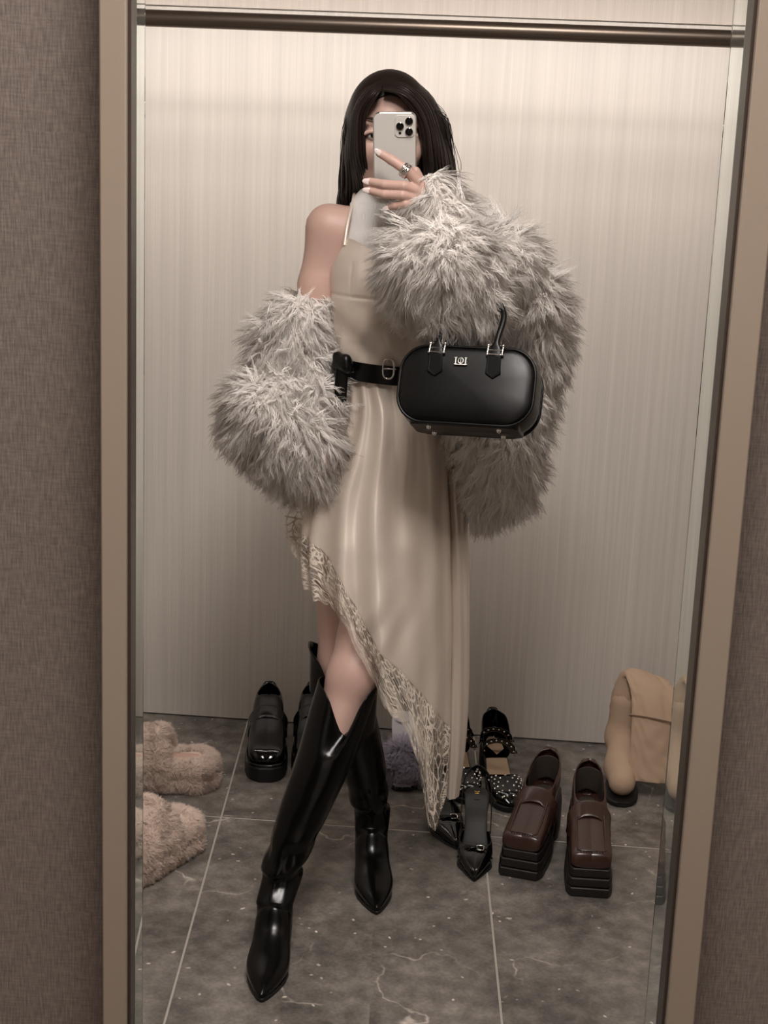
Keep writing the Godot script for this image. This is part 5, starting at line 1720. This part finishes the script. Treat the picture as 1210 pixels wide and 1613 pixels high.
func mule(label: String, toe: Vector3, heel: Vector3) -> void:
	var t := thing("fluffy_mule", label, "shoe", Vector3.ZERO, 0.0, "lilac fluffy mules")
	aim(t, toe, heel)
	var L := toe.distance_to(heel)
	var hh := 0.112
	if not M.has("lilac_fur"):
		fur_mat("lilac_fur", Color(0.80, 0.77, 0.84), 0.5)
		mat("pale_insole", Color(0.78, 0.77, 0.80), 0.35)
	part("insole", sole([[-0.006, 0.008, hh, hh + 0.004], [0.002, 0.020, hh - 0.002, hh + 0.004], [0.03, 0.0265, hh - 0.012, hh - 0.006], [0.07, 0.0250, hh - 0.045, hh - 0.038], [0.11, 0.0290, 0.030, 0.037], [0.15, 0.0350, 0.012, 0.018], [L - 0.025, 0.034, 0.010, 0.016], [L, 0.018, 0.010, 0.016]], 0.5), M.pale_insole, t)
	part("sole", sole([[-0.006, 0.008, hh - 0.008, hh - 0.001], [0.03, 0.0260, hh - 0.020, hh - 0.013], [0.07, 0.0245, hh - 0.053, hh - 0.046], [0.11, 0.0285, 0.020, 0.029], [0.15, 0.0360, 0.0, 0.010], [L - 0.02, 0.036, 0.0, 0.009], [L + 0.004, 0.018, 0.0, 0.009]], 0.5), M.black_rubber, t)
	var h := []
	for q in [[0.0, 0.0075, 0.012], [0.05, 0.0085, 0.013], [0.085, 0.015, 0.016], [hh - 0.006, 0.021, 0.020]]:
		h.append(ring(Vector3(0, q[0], q[2]), Vector3(q[1], 0, 0), Vector3(0, 0, q[1]), 16))
	part("heel", loft(smooth_rings(h, 3)), M.pale_insole, t)
	var f := Field.new(Vector3(-0.08, 0.0, 0.05), Vector3(0.08, 0.12, L + 0.05), 0.006)
	f.limb(Vector3(-0.034, 0.030, L - 0.058), Vector3(0, 0.060, L - 0.070), 0.018, 0.020, 0.02)
	f.limb(Vector3(0, 0.060, L - 0.070), Vector3(0.034, 0.030, L - 0.058), 0.020, 0.018, 0.02)
	f.limb(Vector3(-0.026, 0.034, L - 0.038), Vector3(0.026, 0.034, L - 0.038), 0.017, 0.017, 0.02)
	var core := f.skin()
	var band := part("band", core, M.lilac_fur, t)
	rng.seed = 90
	coat("fur", core, 3200, [lock(6, 0.12, 0.018, 0.25, 0.05, 31), lock(6, 0.12, 0.018, 0.3, 0.06, 32)], M.lilac_fur, band, Transform3D(), Vector2(0.022, 0.042), 0.9, func(_p, _n): return Vector3(0, -0.3, 0.15), 0.8)


func slipper(label: String, heel: Vector3, toe: Vector3, seed_: int) -> void:
	var t := thing("fluffy_slipper", label, "slipper", Vector3.ZERO, 0.0, "beige fluffy slippers")
	aim(t, toe, heel)
	var L := toe.distance_to(heel)
	if not M.has("beige_fur"):
		fur_mat("beige_fur", Color(0.93, 0.84, 0.775), 0.6)
		mat("pink_insole", Color(0.80, 0.66, 0.59), 0.6)
	# thick padded footbed with a raised rim
	var f := Field.new(Vector3(-0.09, -0.005, -0.03), Vector3(0.09, 0.15, L + 0.03), 0.0065)
	for y in [0.020, 0.040]:
		f.limb(Vector3(0, y, 0.055), Vector3(0, y, L - 0.05), 0.040, 0.044, 0.015)
	for i in 20:
		var a0 := TAU * i / 20.0
		var a1 := TAU * (i + 1) / 20.0
		var p0 := Vector3(cos(a0) * 0.047, 0.052, (0.062 if sin(a0) < 0 else L - 0.06) + sin(a0) * 0.048)
		var p1 := Vector3(cos(a1) * 0.047, 0.052, (0.062 if sin(a1) < -0.001 else L - 0.06) + sin(a1) * 0.048)
		f.limb(p0, p1, 0.015, 0.015, 0.012)
		f.limb(Vector3(p0.x, 0.022, p0.z), Vector3(p1.x, 0.022, p1.z), 0.016, 0.016, 0.012)
	f.egg(Vector3(0, 0.100, L * 0.5), Vector3(0.036, 0.050, L * 0.42), 0.010, true)
	var bed := f.skin()
	# the band: a thick arch over the foot, open at both ends
	var g := Field.new(Vector3(-0.10, 0.01, L * 0.36), Vector3(0.10, 0.19, L * 0.95), 0.0065)
	for k in 4:
		var z := L * 0.50 + 0.030 * k
		var arch := []
		for i in 9:
			var a := PI * i / 8.0
			arch.append(Vector3(cos(a) * 0.055, 0.036 + sin(a) * (0.088 - 0.007 * k), z + 0.012 * absf(cos(a)) * (-1.0 if k == 0 else 0.0)))
		for i in 8:
			g.limb(arch[i], arch[i + 1], 0.0145, 0.0145, 0.012)
	var band := g.skin()
	var b0 := part("footbed", bed, M.beige_fur, t)
	var b1 := part("band", band, M.beige_fur, t)
	part("insole", sole([[L * 0.13, 0.006, 0.058, 0.071], [L * 0.16, 0.018, 0.058, 0.072], [L * 0.27, 0.027, 0.057, 0.070], [L * 0.50, 0.024, 0.055, 0.067], [L * 0.58, 0.008, 0.055, 0.066]], 0.7), M.pink_insole, t)
	rng.seed = seed_
	var locks := [lock(7, 0.30, 0.030, 0.2, 0.05, 41, 0.9), lock(7, 0.30, 0.030, 0.3, 0.06, 42, 0.9)]
	var inside := func(p: Vector3) -> bool: return absf(p.x) < 0.027 and p.y < 0.075 and p.y > 0.035 and p.z > L * 0.12 and p.z < L * 0.62
	coat("fur", bed, 15000, locks, M.beige_fur, b0, Transform3D(), Vector2(0.011, 0.019), 1.0, func(_p, _n): return Vector3(0, -0.25, 0), 0.8, inside)
	coat("fur", band, 12000, locks, M.beige_fur, b1, Transform3D(), Vector2(0.011, 0.019), 1.0, func(_p, _n): return Vector3(0, -0.25, 0), 0.8)


func tan_boot(label: String, toe: Vector3, heel: Vector3, lean: float) -> void:
	var t := thing("tan_boot", label, "boot", Vector3.ZERO, 0.0, "tan suede boots")
	aim(t, toe, heel)
	var L := toe.distance_to(heel)
	var hh := 0.045
	# foot and ankle
	var rings := []
	var f := Field.new(Vector3(-0.07, 0.0, -0.05), Vector3(0.07, 0.26, L + 0.03), 0.006)
	f.limb(Vector3(0, 0.043, L - 0.046), Vector3(0, 0.058, L - 0.10), 0.031, 0.036, 0.02)
	f.limb(Vector3(0, 0.060, L - 0.10), Vector3(0, 0.094, 0.070), 0.036, 0.037, 0.03)
	f.limb(Vector3(0, 0.075, 0.034), Vector3(0, 0.100, 0.052), 0.033, 0.038, 0.02)
	f.limb(Vector3(0, 0.100, 0.055), Vector3(0.004, 0.185, 0.052), 0.040, 0.040, 0.02)
	for i in 5:
		f.egg(Vector3(0, -0.028, L * (0.45 + 0.14 * i)), Vector3(0.09, 0.040, 0.05), 0.004, true)
	part("foot", f.skin(), M.tan_suede, t)
	part("sole", sole([[L * 0.34, 0.029, 0.012, 0.030], [L * 0.48, 0.034, 0.001, 0.016], [L * 0.65, 0.0395, 0.0, 0.014], [L * 0.86, 0.037, 0.0, 0.013], [L * 0.96, 0.026, 0.0, 0.013], [L * 1.01, 0.010, 0.002, 0.012]], 0.45), M.black_rubber, t)
	part("heel", sole([[0.000, 0.018, 0.0, hh + 0.004], [0.010, 0.027, 0.0, hh + 0.004], [0.045, 0.029, 0.0, hh], [0.065, 0.026, 0.0, hh - 0.004]], 0.4), M.black_rubber, t)
	# the soft shaft, bent over at the ankle: a flattened tube that goes up, folds and hangs down in front
	var path := curve([Vector3(0.004, 0.150, 0.050), Vector3(0.012, 0.205, 0.046), Vector3(0.034 * lean, 0.248, 0.060), Vector3(0.058 * lean, 0.236, 0.105), Vector3(0.066 * lean, 0.180, 0.142), Vector3(0.066 * lean, 0.110, 0.164), Vector3(0.066 * lean, 0.045, 0.182)], 6)
	var nse := noise(int(lean * 100.0), 18.0, 2)
	for i in path.size():
		var u := float(i) / (path.size() - 1)
		var d: Vector3 = (path[mini(i + 1, path.size() - 1)] - path[maxi(i - 1, 0)]).normalized()
		var w := Vector3(0.98, -0.12, -0.10)
		w = (w - d * w.dot(d)).normalized()
		var n := d.cross(w)
		var r := PackedVector3Array()
		var wide := lerpf(0.041, 0.054, minf(u * 2.0, 1.0))
		var thin := lerpf(0.038, 0.016, smoothstep(0.15, 0.45, u))
		for k in 44:
			var a := TAU * k / 44.0
			var bump := 0.004 * nse.get_noise_3d(cos(a) * 3.0, u * 6.0, sin(a) * 3.0)
			r.append(path[i] + w * cos(a) * (wide + bump) + n * sin(a) * (thin + bump * 1.4 + 0.003 * sin(a * 3.0 + u * 4.0)))
		rings.append(r)
	var outer: PackedVector3Array = rings[-1]
	for q in [0.9, 0.88]:
		var src: PackedVector3Array = outer if q > 0.89 else rings[path.size() - 5]
		var c := Vector3.ZERO
		for p in src:
			c += p
		c /= src.size()
		var r := PackedVector3Array()
		for p in src:
			r.append(c + (p - c) * q)
		rings.append(r)
	part("shaft", loft(rings, false, true), M.tan_suede, t)
	var belt := []
	var bc: Vector3 = path[int(path.size() * 0.66)]
	for i in 40:
		var a := TAU * i / 40.0
		belt.append(bc + Vector3(cos(a) * 0.0565, 0.012 * sin(a) - 0.007 * cos(a), sin(a) * 0.0200))
	part("strap", tube(belt, 0.0055, 8, 0.35, true, Vector3(0.1, 0.2, 0.97)), M.tan_suede, t)
